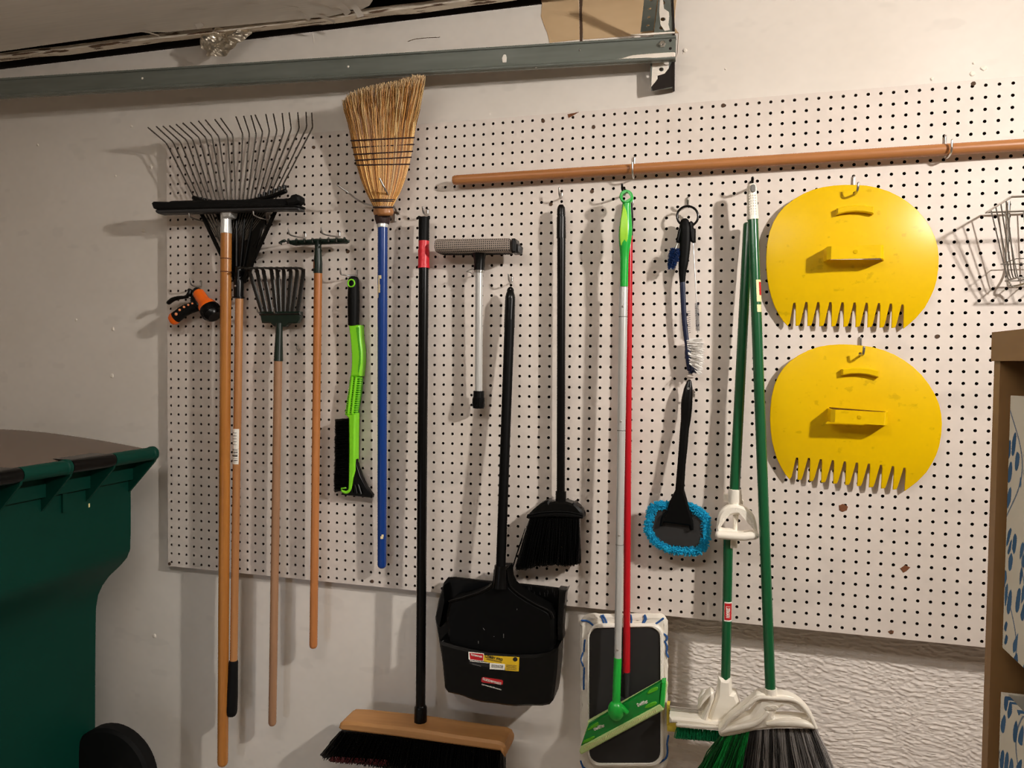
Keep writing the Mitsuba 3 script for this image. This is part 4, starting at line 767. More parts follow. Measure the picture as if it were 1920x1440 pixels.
R_, Tp = [], []
for i in range(170):
    f = rng.random(); R_.append(at(*q([(268 + 26 * f, 1105 + 215 * f)])[0], DB + .004 * rng.normal())); an = -6 + 52 * f + rng.normal() * 5; L = 118 - 10 * f + rng.normal() * 7
    Tp.append(at(*q([(268 + 26 * f + L * math.cos(math.radians(an)), 1105 + 215 * f + L * math.sin(math.radians(an)) * .62)])[0], DB + .004 + rng.normal() * .012))
part(t, 'white_bristles', bristles(R_, Tp, .0013, .0013, .001), 'm_whitebr', False, kind='stuff')
R_, Tp = [], []
for i in range(120):
    f = rng.random(); R_.append(at(*q([(284 + 10 * f, 1250 + 75 * f)])[0], DB + .003 * rng.normal())); an = 48 + 44 * rng.random(); L = 95 + rng.normal() * 8; Tp.append(at(*q([(288 + L * math.cos(math.radians(an)), 1285 + L * math.sin(math.radians(an)) * .75)])[0], DB + rng.normal() * .008))
part(t, 'navy_bristles', bristles(R_, Tp, .0009, .0009, .001), 'm_navy', False, kind='stuff')
R_ = [at(*q([(270, 900 + 16 * i)])[0], DB) for i in range(11)]; part(t, 'scraping_bristles', bristles(R_, [at(*q([(296 + i * .3, 893 + 16 * i)])[0], DB) for i in range(11)], .0006, .0006), 'm_navy', False, kind='stuff')
t = thing('straw_brush', 'little blue-bristled brush hanging left of the bottle brush on its ring', 'brush')
part(t, 'clip', pplate(q([(232, 225), (250, 225), (214, 382), (190, 372), (205, 290)]), .036, .012, .003), 'm_black')
part(t, 'wire', tube([at(*q([(203, 380)])[0], .03), at(*q([(185, 428)])[0], .032), at(*q([(150, 580)])[0], .04)], .0012, 6), 'm_steel')
R_, Tp = [], []
for i in range(520):
    f = rng.random(); c = np.array(q([(186 - 34 * f, 425 + 150 * f)])[0]); d = .032 + .008 * f; an = rng.random() * 6.283; L = (24 + 20 * math.sin(math.pi * min(f * .8 + .2, 1))) / 4; R_.append(at(*c, d)); Tp.append(at(c[0] + L * math.cos(an), c[1] + L * .3 * rng.normal(), d + mpp(R_[-1]) * L * math.sin(an)))
part(t, 'bristles', bristles(R_, Tp, .0007, .0007, .0005), 'm_bluebr', False, kind='stuff')
t = thing('pipe_brush', 'thin wire pipe brush hanging right of the bottle brush on its ring', 'brush')
part(t, 'clip', pplate(q([(285, 225), (305, 215), (322, 230), (322, 270), (338, 275), (338, 375), (318, 380), (300, 368), (292, 300)]), .036, .012, .003), 'm_black')
part(t, 'wire', tube([at(*q([(318, 376)])[0], .03), at(*q([(345, 850)])[0], .03), at(*q([(354, 1056)])[0], .03)], .0010, 6), 'm_steel')
R_, Tp = [], []
for i in range(230):
    f = (i + .5) / 230; c = np.array(q([(345 + 8 * f, 838 + 205 * f)])[0]); an = i * 1.1; L = 4.0; R_.append(at(*c, .03)); Tp.append(at(c[0] + L * math.cos(an), c[1] - L * .2, .03 + mpp(R_[-1]) * L * math.sin(an)))
part(t, 'bristles', bristles(R_, Tp, .0004, .0004), 'm_navy', False, kind='stuff')

# ---- windscreen duster
t = thing('windscreen_duster', 'black paddle duster with a turquoise microfibre rim below the bottle brushes', 'duster'); q = crop(1190, 700, 3.7895)
pr = [(60, 372, 405), (110, 350, 412), (190, 332, 411), (250, 328, 408), (330, 328, 398), (400, 322, 386), (520, 314, 376), (650, 304, 362), (840, 288, 350)]
C_ = [at(*q([((l + r) / 2, y)])[0], np.interp(y, [60, 300, 840], [.03, .034, .055])) for y, l, r in pr]
part(t, 'handle', tube(bez(C_, 3), np.interp(np.linspace(0, 1, 25), np.linspace(0, 1, 9), [mpp(C_[0]) * (r - l) / 2 / 3.79 for y, l, r in pr]), 14, 'round', squash=.6), 'm_black')
part(t + '__handle', 'hole', cyl(at(*q([(381, 108)])[0], .0385), at(*q([(381, 108)])[0], .036), .0032, 10), 'm_grey')
part(t, 'yoke', pplate(q([(290, 832), (350, 832), (375, 920), (398, 1000), (415, 1060), (418, 1115), (392, 1118), (385, 1085), (205, 1062), (196, 1090), (175, 1088), (185, 1030), (205, 1000), (225, 985), (245, 920)]), .060, .02, .004), 'm_blackmatte')
part(t, 'pad_plate', pplate(q(closed_curve([(125, 990), (180, 965), (260, 958), (390, 958), (460, 1010), (492, 1050), (492, 1200), (468, 1232), (390, 1235), (230, 1222), (165, 1180), (122, 1110)], 3)), .046, .012, .002), 'm_panel')
rim = closed_curve([(112, 1020), (125, 970), (170, 938), (240, 940), (320, 945), (400, 950), (455, 985), (500, 1020), (506, 1100), (500, 1190), (465, 1250), (390, 1262), (270, 1252), (170, 1210), (115, 1150), (96, 1085)], 6)
m = loop([at(*p_, .042) for p_ in q(rim)], mpp(at(1270, 1000, .04)) * 5.6, 14); v = m.vertices; n_ = meshkit.noise(v * 420, 3)[:, None] - .5; n2 = meshkit.fbm(v * 90, 2, 3)[:, None] - .5
m = trimesh.Trimesh(v + n2 * [.008, .008, .008] + n_ * .003, m.faces, process=False); part(t, 'microfibre_rim', m, 'm_terry', True, label='turquoise microfibre edge')
R_, Tp = [], []
for i in range(2200):
    ci = int(rng.integers(0, len(rim))); c = rim[ci]; c2 = rim[(ci + 1) % len(rim)]; f = rng.random(); c = np.array(q([(c[0] + (c2[0] - c[0]) * f, c[1] + (c2[1] - c[1]) * f)])[0]); dd = rng.normal(size=3); dd[1] = -abs(dd[1]); dd /= np.linalg.norm(dd); p = at(*c, .042); R_.append(p + dd * .006); Tp.append(p + dd * (.0115 + .003 * rng.random()))
part(t, 'microfibre_pile', bristles(R_, Tp, .0013, .0009, .001), 'm_terry', False, kind='stuff')

# ---- roller sponge mop (behind) and lobby broom (front), both on green poles
t = thing('sponge_mop', 'sponge mop on a green pole with a white D-shaped pull and green scrub bristles', 'mop'); q = crop(1230, 1240, 5.647)
a, b, r0, r1 = ends(1403, 418, .03, 18, 1377.5, 920, .05, 19)
part(t, 'pole', rod(a, b, [(0, 0), (0, r0 * .8), (.005, r0), (1, r1), (1, 0)]), 'm_pole')
a2, b2, r0, r1 = ends(1365.5, 1010, .053, 17.6, 1360.5, 1280, .06, 17)
part(t, 'pole', rod(a2, b2, [(0, 0), (0, r0), (1, r1), (1, 0)]), 'm_pole')
part(t + '__pole_001', 'maker_label', wrap(a2, b2, r0, .44, .555, -30, 62), 'm_labelred', True, label='red and white maker label')
part(t + '__pole_001', 'label_border', wrap(a2, b2, r0, .43, .565, -36, 70, lift=.0003), 'm_labelwhite', True)
ax = (a2 - b2) / np.linalg.norm(a2 - b2)
tm = text('LIBMAN', .0085, [0, 0, 0], 0, .0005, True, .026); v = tm.vertices; cpt = a2 + (b2 - a2) * .498; ang = math.atan2(ax[0], ax[2])
v2 = np.c_[v[:, 2] , v[:, 1] - r0 - .0012 + (v[:, 2] ** 2) * 40, -v[:, 0]]; c_, s_ = math.cos(ang), math.sin(ang)
part(t + '__pole_001', 'lettering', trimesh.Trimesh(np.c_[v2[:, 0] * c_ + v2[:, 2] * s_ + cpt[0] + .002, v2[:, 1] + cpt[1], -v2[:, 0] * s_ + v2[:, 2] * c_ + cpt[2]], tm.faces, process=False), 'm_labelwhite', False)
qd = crop(1320, 900, 3.6)
a, b, r0, r1 = ends(1378, 917, .05, 24, 1377, 945, .051, 20)
part(t, 'collar', cat(rod(a, b, [(0, 0), (0, r0 * .95), (.1, r0), (.8, r0), (1, r1), (1, 0)]), pplate(qd([(132, 95), (165, 95), (165, 150), (132, 140)]), .04, .012, .002), pplate(qd([(236, 98), (258, 100), (255, 135), (268, 142), (266, 170), (238, 160)]), .04, .012, .002)), 'm_ivory')
og = closed_curve([(84, 335), (92, 260), (118, 205), (160, 178), (205, 172), (262, 182), (315, 214), (345, 258), (362, 345), (362, 385), (320, 400), (250, 403), (160, 396), (105, 385), (84, 362)], 4)
ig = closed_curve([(108, 322), (130, 285), (165, 250), (205, 236), (250, 240), (292, 268), (322, 315), (335, 348), (290, 350), (235, 352), (180, 340), (130, 336)], 4)
part(t, 'pull_handle', pplate(qd(og), .075, .022, .005, [qd(ig)]), 'm_ivory', 40, label='white D-shaped pull')
part(t, 'pull_handle_lip', tube([at(*p_, .083) for p_ in qd([(100, 372), (130, 372), (200, 378), (270, 382), (345, 372)])], .0095, 10, 'round'), 'm_ivory')
part(t, 'pull_rod', cat(tube([at(*qd([(222, 130)])[0], .058), at(*qd([(222, 200)])[0], .06), at(*qd([(205, 410)])[0], .056)], .0048, 8), tube([at(*qd([(190, 145)])[0], .058), at(*qd([(205, 190)])[0], .062), at(*qd([(205, 300)])[0], .06)], .003, 8)), 'm_ivory')
a, b, r0, r1 = ends(1374, 995, .055, 14, 1373, 1024, .054, 16)
part(t, 'collar', rod(at(1373.5, 1000, .053), at(1373, 1026, .053), [(0, 0), (0, r0), (.5, mpp(a) * 9), (1, mpp(a) * 9.2), (1, 0)]), 'm_ivory')
part(t, 'neck', pplate(q([(662, 178), (690, 186), (740, 200), (795, 190), (803, 250), (808, 342), (850, 352), (875, 420), (900, 500), (925, 600), (900, 670), (548, 665), (560, 600), (600, 480), (640, 360), (655, 260)]), .075, .032, .007), 'm_ivory', 40)
part(t, 'neck', pplate(q([(440, 520), (470, 440), (520, 370), (580, 325), (612, 340), (618, 400), (590, 480), (560, 560), (545, 662), (456, 655), (500, 560), (555, 450), (560, 380), (520, 420), (480, 500)]), .082, .03, .005), 'm_ivory', 40)
part(t, 'side_disc', pplate(q(ellipse(520, 480, 80, 150, 22)), .062, .02, .004), 'm_white', 40)
part(t, 'base', pplate(q([(140, 592), (300, 605), (460, 622), (560, 650), (900, 640), (900, 730), (700, 722), (560, 708), (225, 692), (212, 664), (140, 660)]), .088, .04, .005), 'm_ivory', 40)
part(t, 'base_rim', tube([at(*p_, .094) for p_ in q([(230, 672), (450, 690), (700, 704)])], .0048, 8, 'round'), 'm_ivory')
part(t, 'bracket', pplate(q([(145, 472), (480, 510), (480, 530), (145, 495)]), .066, .02, .001), 'm_chrome'); part(t, 'bracket', pplate(q([(150, 500), (470, 540), (465, 580), (150, 548)]), .055, .012, .001), 'm_alu')
part(t, 'bracket', pplate(q([(140, 548), (470, 585), (460, 622), (140, 592)]), .062, .02, .001), 'm_darkgrey'); part(t, 'bracket', pplate(q([(900, 535), (1000, 550), (1000, 600), (900, 590)]), .055, .015, .001), 'm_alu')
part(t, 'sponge', cat(pplate(q([(112, 480), (146, 482), (150, 560), (132, 680), (112, 690)]), .05, .03, .004), pplate(q([(115, 685), (240, 700), (250, 762), (118, 752)]), .05, .03, .005)), 'm_sponge', 40, label='yellow sponge')
for i in range(12):
    x = 240 + i * 46; y = 700 + i * 4; R_, Tp = [], []
    for k in range(60): f, g = rng.normal() * 9, rng.random() * .03; R_.append(at(*q([(x + f * .8, y)])[0], .058 + g)); Tp.append(at(*q([(x - 10 + f * 1.6, y + 112 + rng.normal() * 4)])[0], .058 + g))
    part(t, 'bristle_tuft', bristles(R_, Tp, .0013, .0012, .0006), 'm_scrub', False)

t = thing('lobby_broom', 'wide angled broom with green and grey bristles on the front green pole', 'broom')
a, b, r0, r1 = ends(1411.5, 408, .062, 19, 1444.5, 1295, .112, 18.8)
part(t, 'pole', rod(a, b, [(0, 0), (0, r0), (1, r1), (1, 0)]), 'm_pole')
S1 = part(t + '__pole', 'maker_label', wrap(a, b, r0, .135, .182, 5, 75), 'm_labelcream', True, label='pale maker label'); part(t + '__pole', 'label_field', wrap(a, b, r0, .140, .168, 36, 70, lift=.001), 'm_labelred', True); part(t + '__pole', 'label_mark', wrap(a, b, r0, .188, .204, 5, 60), 'm_labelcream', True)
a, b, r0, r1 = ends(1409, 345, .062, 17, 1411.5, 412, .062, 21)
part(t, 'grip', rod(a, b, [(0, 0), (0, r0 * .6), (.03, r0 * .85), (.1, r0 * 1.02), (.35, r0 * 1.08), (.93, r1), (1, r1 * 1.02), (1, 0)]), 'm_ivory', label='white dimpled grip')
for i in range(8):
    for j in range(4): part(t + '__grip', 'dimple_bump', sph(a + (b - a) * (.34 + i * .075) + [(-.0042 + j * .0028) * 1.6, -r1 * (1 - .02 * (j - 1.5) ** 2 * 2) + .0008, 0], .0013, 1), 'm_ivory', True)
part(t + '__grip', 'hang_slot', pplate(crop(1330, 330, 5.333)(rrect(414, 82, 462, 160, 22)), .0755, .004, .001), 'm_grey', 40)
a, b, r0, r1 = ends(1445, 1290, .112, 23, 1446, 1312, .112, 22)
part(t, 'socket', rod(a, b, [(0, 0), (0, r0 * .9), (0, r0), (1, r1), (1, 0)]), 'm_ivory')
outer = closed_curve([(662, 770), (668, 740), (700, 700), (760, 620), (860, 540), (960, 452), (1040, 385), (1075, 356), (1160, 350), (1280, 366), (1372, 366), (1480, 408), (1560, 466), (1625, 540), (1672, 620), (1702, 695), (1706, 730), (1600, 726), (1450, 716), (1300, 718), (1150, 728), (1050, 742), (900, 778), (760, 805), (690, 806)], 3)
h1 = closed_curve([(776, 668), (800, 630), (865, 580), (960, 492), (1040, 448), (1085, 440), (1050, 500), (1000, 575), (940, 600), (860, 640)], 3)
h2 = closed_curve([(1312, 500), (1345, 484), (1420, 478), (1490, 490), (1550, 530), (1600, 585), (1612, 612), (1560, 612), (1440, 600), (1330, 600), (1255, 598), (1262, 560)], 3)
part(t, 'head_frame', pplate(q(outer), .122, .03, .006, [q(h1), q(h2)]), 'm_ivory', 40, label='white arched broom head')
part(t + '__head_frame', 'base_bulge', tube(bez([at(*p_, .124) for p_ in q([(1180, 660), (1300, 650), (1450, 650), (1580, 662), (1665, 690)])], 4), np.r_[np.linspace(.005, .0085, 6), [.0085] * 6, np.linspace(.008, .005, 5)], 12, 'round'), 'm_ivory', 50)
part(t + '__head_frame', 'base_bulge', tube(bez([at(*p_, .124) for p_ in q([(700, 745), (780, 715), (900, 690), (1040, 655), (1130, 600), (1180, 540)])], 4), np.r_[np.linspace(.006, .0075, 10), np.linspace(.0075, .004, 11)], 12, 'round'), 'm_ivory', 50)
part(t + '__head_frame', 'arch_bead', tube(bez([at(*p_, .125) for p_ in q([(690, 740), (780, 618), (880, 540), (1000, 440), (1100, 385), (1250, 392), (1400, 400), (1500, 430), (1590, 515), (1650, 610), (1690, 700)])], 4), .0042, 10, 'round'), 'm_ivory', 50)
s6 = mpp(at(1446, 1330, .123)) / 5.647
part(t + '__head_frame', 'emblem', pplate(q(ellipse(1222, 498, 78, 32, 20)), .1235, .003, .001, [q(ellipse(1222, 498, 70, 25, 18))]), 'm_white', False); part(t + '__head_frame', 'lettering', text('LIBMAN', s6 * 34, at(*q([(1232, 496)])[0], .1245), 3, .0016, True, s6 * 116), 'm_white', False)
def tuft_row(n, f0, f1, per, m, nm):
    for i in range(n):
        R_, Tp = [], []; F_ = f0 + (f1 - f0) * (i + .5) / n
        for k in range(per):
            f = F_ + rng.normal() * .010; x = 690 + f * 995; y = np.interp(f, [0, .35, .6, 1], [790, 745, 722, 726]); xb = np.interp(f, [0, .3, 1], [440, 900, 1880]); g = rng.random() * .034
            R_.append(at(*q([(x, y - 12)])[0], .094 + g * .6)); Tp.append(at(*q([(xb + rng.normal() * 14, 1190 + rng.normal() * 20)])[0], .088 + g * 1.4))
        part(t, nm, bristles(R_, Tp, .0017, .0015, .0018), m[int(rng.integers(0, len(m)))], False)
tuft_row(11, 0, .30, 52, ['m_greenbristle', 'm_greenlight', 'm_greendark'], 'green_bristle_tuft'); tuft_row(26, .30, 1, 46, ['m_greybristle', 'm_greylight', 'm_greydark', 'm_greydark'], 'grey_bristle_tuft')

# ---- leaf scoops
q = crop(1420, 330, 4.8)
body = [(282, 1346), (240, 1300), (200, 1240), (160, 1165), (130, 1080), (108, 1000), (93, 910), (84, 800), (84, 700), (92, 600), (115, 490), (150, 400), (195, 325), (250, 262), (330, 198), (420, 145), (510, 107), (600, 84), (700, 70), (800, 64), (900, 65), (1000, 72), (1100, 92), (1200, 125), (1290, 170), (1370, 222), (1450, 290), (1520, 372), (1575, 455), (1615, 540), (1640, 630), (1650, 720), (1648, 820), (1634, 930), (1612, 1010), (1580, 1085), (1530, 1180), (1450, 1275), (1390, 1330), (1342, 1368)]
for nx, ny in [(1320, 1150), (1212, 1142), (1102, 1138), (990, 1136), (881, 1134), (771, 1132), (662, 1130), (553, 1130), (446, 1128), (339, 1134)]:
    ty = 1330 + (nx - 339) * .022; rt = (nx + 16, ty + 16) if nx < 1300 else (nx + 18, ty + 20)
    body += [rt, (nx + 13, ny + 30), (nx + 8, ny + 4), (nx - 8, ny + 4), (nx - 13, ny + 26), (nx - 46, ty - 26), (nx - 58, ty + 8)]
body = body[:-2] + [(300, 1320)]
holes = [ellipse(885, 143, 15, 15, 12), [(612, 652), (1136, 652), (1136, 752), (612, 752)]]
mS = pplate(q(body), .036, .0028, .0008, [q(h) for h in holes], fine=.02)
cS = at(*q([(870, 700)])[0], .036); hS = at(*q([(885, 143)])[0], .036)
def bow(v):
    r2 = ((v[:, 0] - cS[0]) / .19) ** 2 + ((v[:, 2] - cS[2]) / .16) ** 2; return v + np.c_[r2 * 0, .016 * np.clip(r2, 0, 1.3), r2 * 0]
mS = trimesh.Trimesh(bow(mS.vertices), mS.faces, process=False)
tab = pplate(q([(718, 288), (800, 268), (880, 262), (960, 262), (1050, 275), (1050, 340), (960, 322), (880, 318), (800, 325), (718, 345)]), .044, .012, .002, fine=.02)
def handle_mesh():
    A0, A1 = at(*q([(600, 620)])[0], .038), at(*q([(1142, 735)])[0], .038)
    F0_, F1_ = at(*q([(648, 632)])[0], .078), at(*q([(1136, 738)])[0], .078)
    x0, x1, f0, f1, z0, z1 = A0[0], A1[0], F0_[0], F1_[0], F1_[2], F0_[2]
    prof = np.array([(x0, -.030), (x0, -.036), (f0 - .004, -.072), (f0 + .004, -.078), (f1 - .006, -.078), (f1 + .001, -.070), (x1, -.036), (x1, -.030), (x1 - .003, -.030), (x1 - .004, -.040), (f1 - .004, -.072), (f1 - .008, -.0755), (f0 + .006, -.0755), (f0, -.070), (x0 + .003, -.037), (x0 + .003, -.030)])
    m = plate(prof, z0, z1 - z0, 0, axis='z'); return m
hM = handle_mesh()
stud = cyl(at(*q([(885, 680)])[0], .0775), at(*q([(885, 680)])[0], .0800), .0042, 14)
def scoop(label, M):
    t = thing('leaf_scoop', label, 'leaf scoop'); 
    def mv(m): m = m.copy(); m.apply_transform(M); return m
    part(t, 'blade', mv(mS), 'm_yellow', 30); part(t, 'handle', mv(hM), 'm_yellow', 30); part(t + '__handle', 'stud', mv(stud), 'm_yellow', 30); part(t, 'finger_loop', mv(tab), 'm_yellow', 30)
def scoop_hook(label, x, y, H):
    k = thing('peg_hook', label, 'peg hook'); p = at(x, y, 0); z = H[2] - .002
    part(k, 'wire', tube(bez([p + [0, .005, 0], p + [0, -.0024, -.001], p + [0, -.0036, -.006], [p[0], -.0038, z + .004], [H[0] - .001, -.008, z], [H[0], -.030, z - .001], [H[0], -.050, z], [H[0] + .0005, -.056, z + .006], [H[0] + .001, -.057, z + .016]], 6), .0026, 8, 'round'), 'm_steel')
scoop_hook('peg hook holding the yellow scoop in the upper position', 1601, 331, hS)
scoop_hook('peg hook holding the yellow scoop in the lower position', 1613, 632, at(1615, 663.5, .036))
scoop('yellow toothed leaf scoop, the upper of two on the pegboard', np.eye(4))
h2 = at(1615, 663.5, .036); a_ = math.radians(1.6); Rm = np.eye(4); c_, s_ = math.cos(a_), math.sin(a_); Rm[0, 0] = c_; Rm[0, 2] = s_; Rm[2, 0] = -s_; Rm[2, 2] = c_
M = np.eye(4); M[:3, 3] = h2; M0 = np.eye(4); M0[:3, 3] = -hS
scoop('yellow toothed leaf scoop, the lower of two on the pegboard', M @ Rm @ M0)

# ---- dowel
t = thing('wooden_dowel', 'long round oak dowel lying level across two peg hooks', 'dowel')
a, b, r0, r1 = ends(850, 338, .028, 18, 1900, 272.5, .028, 20.5); b = a + (b - a) * 1.16
part(t, 'rod', rod(a, b, [(0, 0), (0, r0 * .82), (.004, r0 * .96), (.008, r0), (1, r0), (1, 0)], 22), 'm_oak')

# ---- wire basket
t = thing('wire_basket', 'chrome wire basket hanging at the right edge above the shelf', 'basket')
tl = at(1849, 398.5, .012); W_, Dp = .24, .13; zt = tl[2]; bl = at(1888, 526, .03); zb = bl[2]; xb0 = bl[0]; xb1 = tl[0] + W_ - (xb0 - tl[0])
rim = [[tl[0], -.012, zt], [tl[0], -.012 - Dp, zt + .004], [tl[0] + W_, -.012 - Dp, zt + .004], [tl[0] + W_, -.012, zt]]
bot = [[xb0, -.022, zb], [xb0, -.085, zb], [xb1, -.085, zb], [xb1, -.022, zb]]
rim, bot = np.array(rim), np.array(bot); midr = rim + (bot - rim) * .76
part(t, 'rim', loop(rim, .0023, 8), 'm_chrome'); part(t, 'middle_ring', loop(midr, .0011, 6), 'm_wire'); part(t, 'bottom_ring', loop(bot, .0016, 7), 'm_wire')
for s in range(4):
    a0, a1, b0, b1 = rim[s], rim[(s + 1) % 4], bot[s], bot[(s + 1) % 4]; n = 5 if s % 2 == 0 else 7
    for i in range(1, n):
        f = i / n; p0, p1 = a0 + (a1 - a0) * f, b0 + (b1 - b0) * f; part(t, 'upright_wire', tube(bez([p0, p0 + (p1 - p0) * .5, p0 + (p1 - p0) * .93, p1 + (bot.mean(0) - p1) * .05], 4), .0012, 6), 'm_wire')
for i in range(1, 7):
    f = i / 7; part(t, 'bottom_wire', tube([bot[0] + (bot[3] - bot[0]) * 0 + (bot[3] - bot[0]) * f * 0 + np.array([(xb1 - xb0) * f, 0, 0]), bot[1] + np.array([(xb1 - xb0) * f, 0, 0])], .0012, 6), 'm_wire')
for x in (tl[0] + .045, tl[0] + .19): part(t, 'hanger', tube(bez([[x, .004, zt + .022], [x, -.003, zt + .02], [x, -.0045, zt + .01], [x, -.0045, zb + .03], [x - .004, -.03, zb - .006], [x + .006, -.03, zb - .012], [x + .03, -.06, zb - .004]], 5), .0024, 8, 'round'), 'm_chrome')

# ---- hose nozzle
t = thing('hose_nozzle', 'orange and black pistol hose nozzle at the left edge of the pegboard', 'hose nozzle'); q = crop(300, 520, 12.0); DN = .038
ax0, ax1 = at(*q([(845, 330)])[0], DN), at(*q([(1215, 860)])[0], DN + .012); pxs = mpp(ax0) / 12
L = np.linalg.norm(ax1 - ax0)
part(t, 'barrel', rod(ax0, ax1, [(0, 0), (0, 100 * pxs), (.06, 128 * pxs), (.38, 132 * pxs), (.46, 150 * pxs), (.54, 190 * pxs), (.66, 205 * pxs), (.70, 205 * pxs), (.70, 0)], 24), 'm_orange', 40, label='orange barrel')
part(t, 'spray_head', rod(ax0, ax1, [(.69, 0), (.69, 214 * pxs), (.80, 222 * pxs), (.90, 214 * pxs), (1.0, 190 * pxs), (1.06, 150 * pxs), (1.06, 120 * pxs), (1.0, 110 * pxs), (1.0, 0)], 24), 'm_black', 40)
part(t, 'rear_cap', rod(ax0 - (ax1 - ax0) * .12, ax0 + (ax1 - ax0) * .05, [(0, 0), (0, 60 * pxs), (.3, 92 * pxs), (1, 104 * pxs), (1, 0)], 20), 'm_black')
for f in (.75, .8, .85, .9): part(t + '__spray_head', 'grip_ring', rod(ax0 + (ax1 - ax0) * f, ax0 + (ax1 - ax0) * (f + .015), [(0, 200 * pxs), (0, 226 * pxs), (1, 226 * pxs), (1, 200 * pxs)], 24), 'm_blackmatte')
g = [at(*q([p_])[0], DN) for p_ in [(850, 650), (700, 690), (540, 760), (420, 850), (330, 920)]]
part(t, 'grip', tube(bez(g, 5), np.interp(np.linspace(0, 1, 21), [0, .4, .8, 1], [110, 128, 132, 138]) * pxs, 18, squash=.85), 'm_rubber', 50)
part(t, 'grip_cap', tube([at(*q([p_])[0], DN) for p_ in [(352, 900), (300, 945), (262, 972)]], np.array([142, 140, 112]) * pxs, 18, squash=.85), 'm_orange', 40, label='orange end cap')
for (x, y, r) in [(362, 828, 36), (440, 735, 30), (540, 668, 27), (635, 622, 25), (725, 590, 22)]: p = at(*q([(x, y)])[0], DN + .016); part(t + '__grip', 'dot', trimesh.Trimesh(sph([0, 0, 0], 1, 2).vertices * [r * pxs, .0035, r * pxs] + p, sph([0, 0, 0], 1, 2).faces, process=False), 'm_dot', True)
part(t, 'lever', tube(bez([at(*q([p_])[0], DN + .004) for p_ in [(690, 300), (650, 400), (560, 445), (420, 460), (290, 500), (195, 570)]], 5), np.interp(np.linspace(0, 1, 26), [0, .15, .4, .8, 1], [40, 62, 36, 52, 48]) * pxs, 12, 'round', squash=1.1), 'm_black', 50)
part(t, 'bridge', tube(bez([at(*q([p_])[0], DN) for p_ in [(660, 290), (700, 430), (800, 520), (870, 640)]], 5), np.array([45] * 8 + [95] * 8) * pxs, 12, 'round'), 'm_black', 50)
part(t, 'pivot', sph(at(*q([(668, 455)])[0], DN + .012), 27 * pxs, 2), 'm_steel', True)
part(t + '__barrel', 'slot', pplate(q([(800, 425), (818, 415), (920, 535), (905, 550)]), DN + .0165, .004, .0005), 'm_brownchip', False)

# ================================================================== wheeled bin
t = thing('wheeled_bin', 'dark green wheeled rubbish bin with a brown-grey lid at the lower left', 'bin')
YB0, YB1, XB = -.10, -.70, -.051
def bx(px, py): p = at(px, py, .10); return (p[0], p[2])
side = [(-.0505, bx(245, 900)[1])] + [bx(*p_) for p_ in [(245, 935), (245, 1000), (244, 1030), (238, 1046), (226, 1060), (205, 1080), (192, 1098), (184, 1116), (180, 1140), (179, 1200), (178.5, 1300)]]
side += [(side[-1][0] - .004, .02), (-.68, .02), (-.76, side[0][1])]
def binbody():
    P2 = np.array(side); m = plate(np.c_[P2[:, 0], P2[:, 1]], -YB0, .05, 0); 
    V = []; 
    for y, sc in ((YB0, 0), (YB0 + -.004, 0), (YB1 + .004, 0), (YB1, 0)): V.append(np.c_[P2[:, 0], np.full(len(P2), y), P2[:, 1]])
    n = len(P2); f = earcut.triangulate_float64(P2, np.array([n], np.uint32)).reshape(-1, 3).astype(int); i = np.arange(n); j = (i + 1) % n; F = [f, f[:, ::-1] + n]
    F += [np.stack([i, j, j + n], 1), np.stack([i, j + n, i + n], 1)]
    g = trimesh.Trimesh(np.vstack([V[0], V[3]]), np.vstack(F), process=False)
    if g.volume < 0: g.invert()
    return g
part(t, 'body', binbody(), 'm_bin', 40)
zr = side[0][1]; zbar, xbar, rbar = Z0 - .862, .028, .0175
ysegs = [(-.098, -.245, 'm_bin'), (-.245, -.375, 'm_black'), (-.375, -.505, 'm_bin'), (-.505, -.64, 'm_black')]
for y0, y1, m in ysegs:
    k_ = part(t, 'hinge_bar', rod([xbar, y0, zbar], [xbar, y1, zbar], [(0, 0), (0, rbar * .9), (.03, rbar * (1.12 if m == 'm_bin' else 1)), (.10, rbar * (1.12 if m == 'm_bin' else 1.0)), (.12, rbar), (1, rbar), (1, 0)]), m, label='green hinge section' if m == 'm_bin' else 'black hinge section')
part(t, 'rim_flange', box([-.055, YB1 - .01, zbar - .075], [-.035, YB0 + .004, zbar - .004]), 'm_bin', False)
part(t, 'rim_flange', box([-.055, YB1 - .01, zbar - .012], [xbar - .012, YB0 + .002, zbar - .004]), 'm_bin', False)
for y in (YB0 - .002, -.245, -.375, -.505, -.64):
    part(t, 'gusset', trimesh.Trimesh(*(lambda P_: (np.vstack([np.c_[P_[:, 0], np.full(4, y), P_[:, 1]], np.c_[P_[:, 0], np.full(4, y - .006), P_[:, 1]]]), [[0, 1, 2], [0, 2, 3], [4, 6, 5], [4, 7, 6], [0, 4, 5], [0, 5, 1], [1, 5, 6], [1, 6, 2], [2, 6, 7], [2, 7, 3], [3, 7, 4], [3, 4, 0]]))(np.array([(-.05, zbar - .004), (xbar + .014, zbar - .008), (xbar + .008, zbar - .022), (-.05, zbar - .112)])), process=False), 'm_bin', False)
part(t, 'centre_rib', box([-.052, -.325, zbar - .125], [-.044, -.313, zbar - .074]), 'm_bin', False)
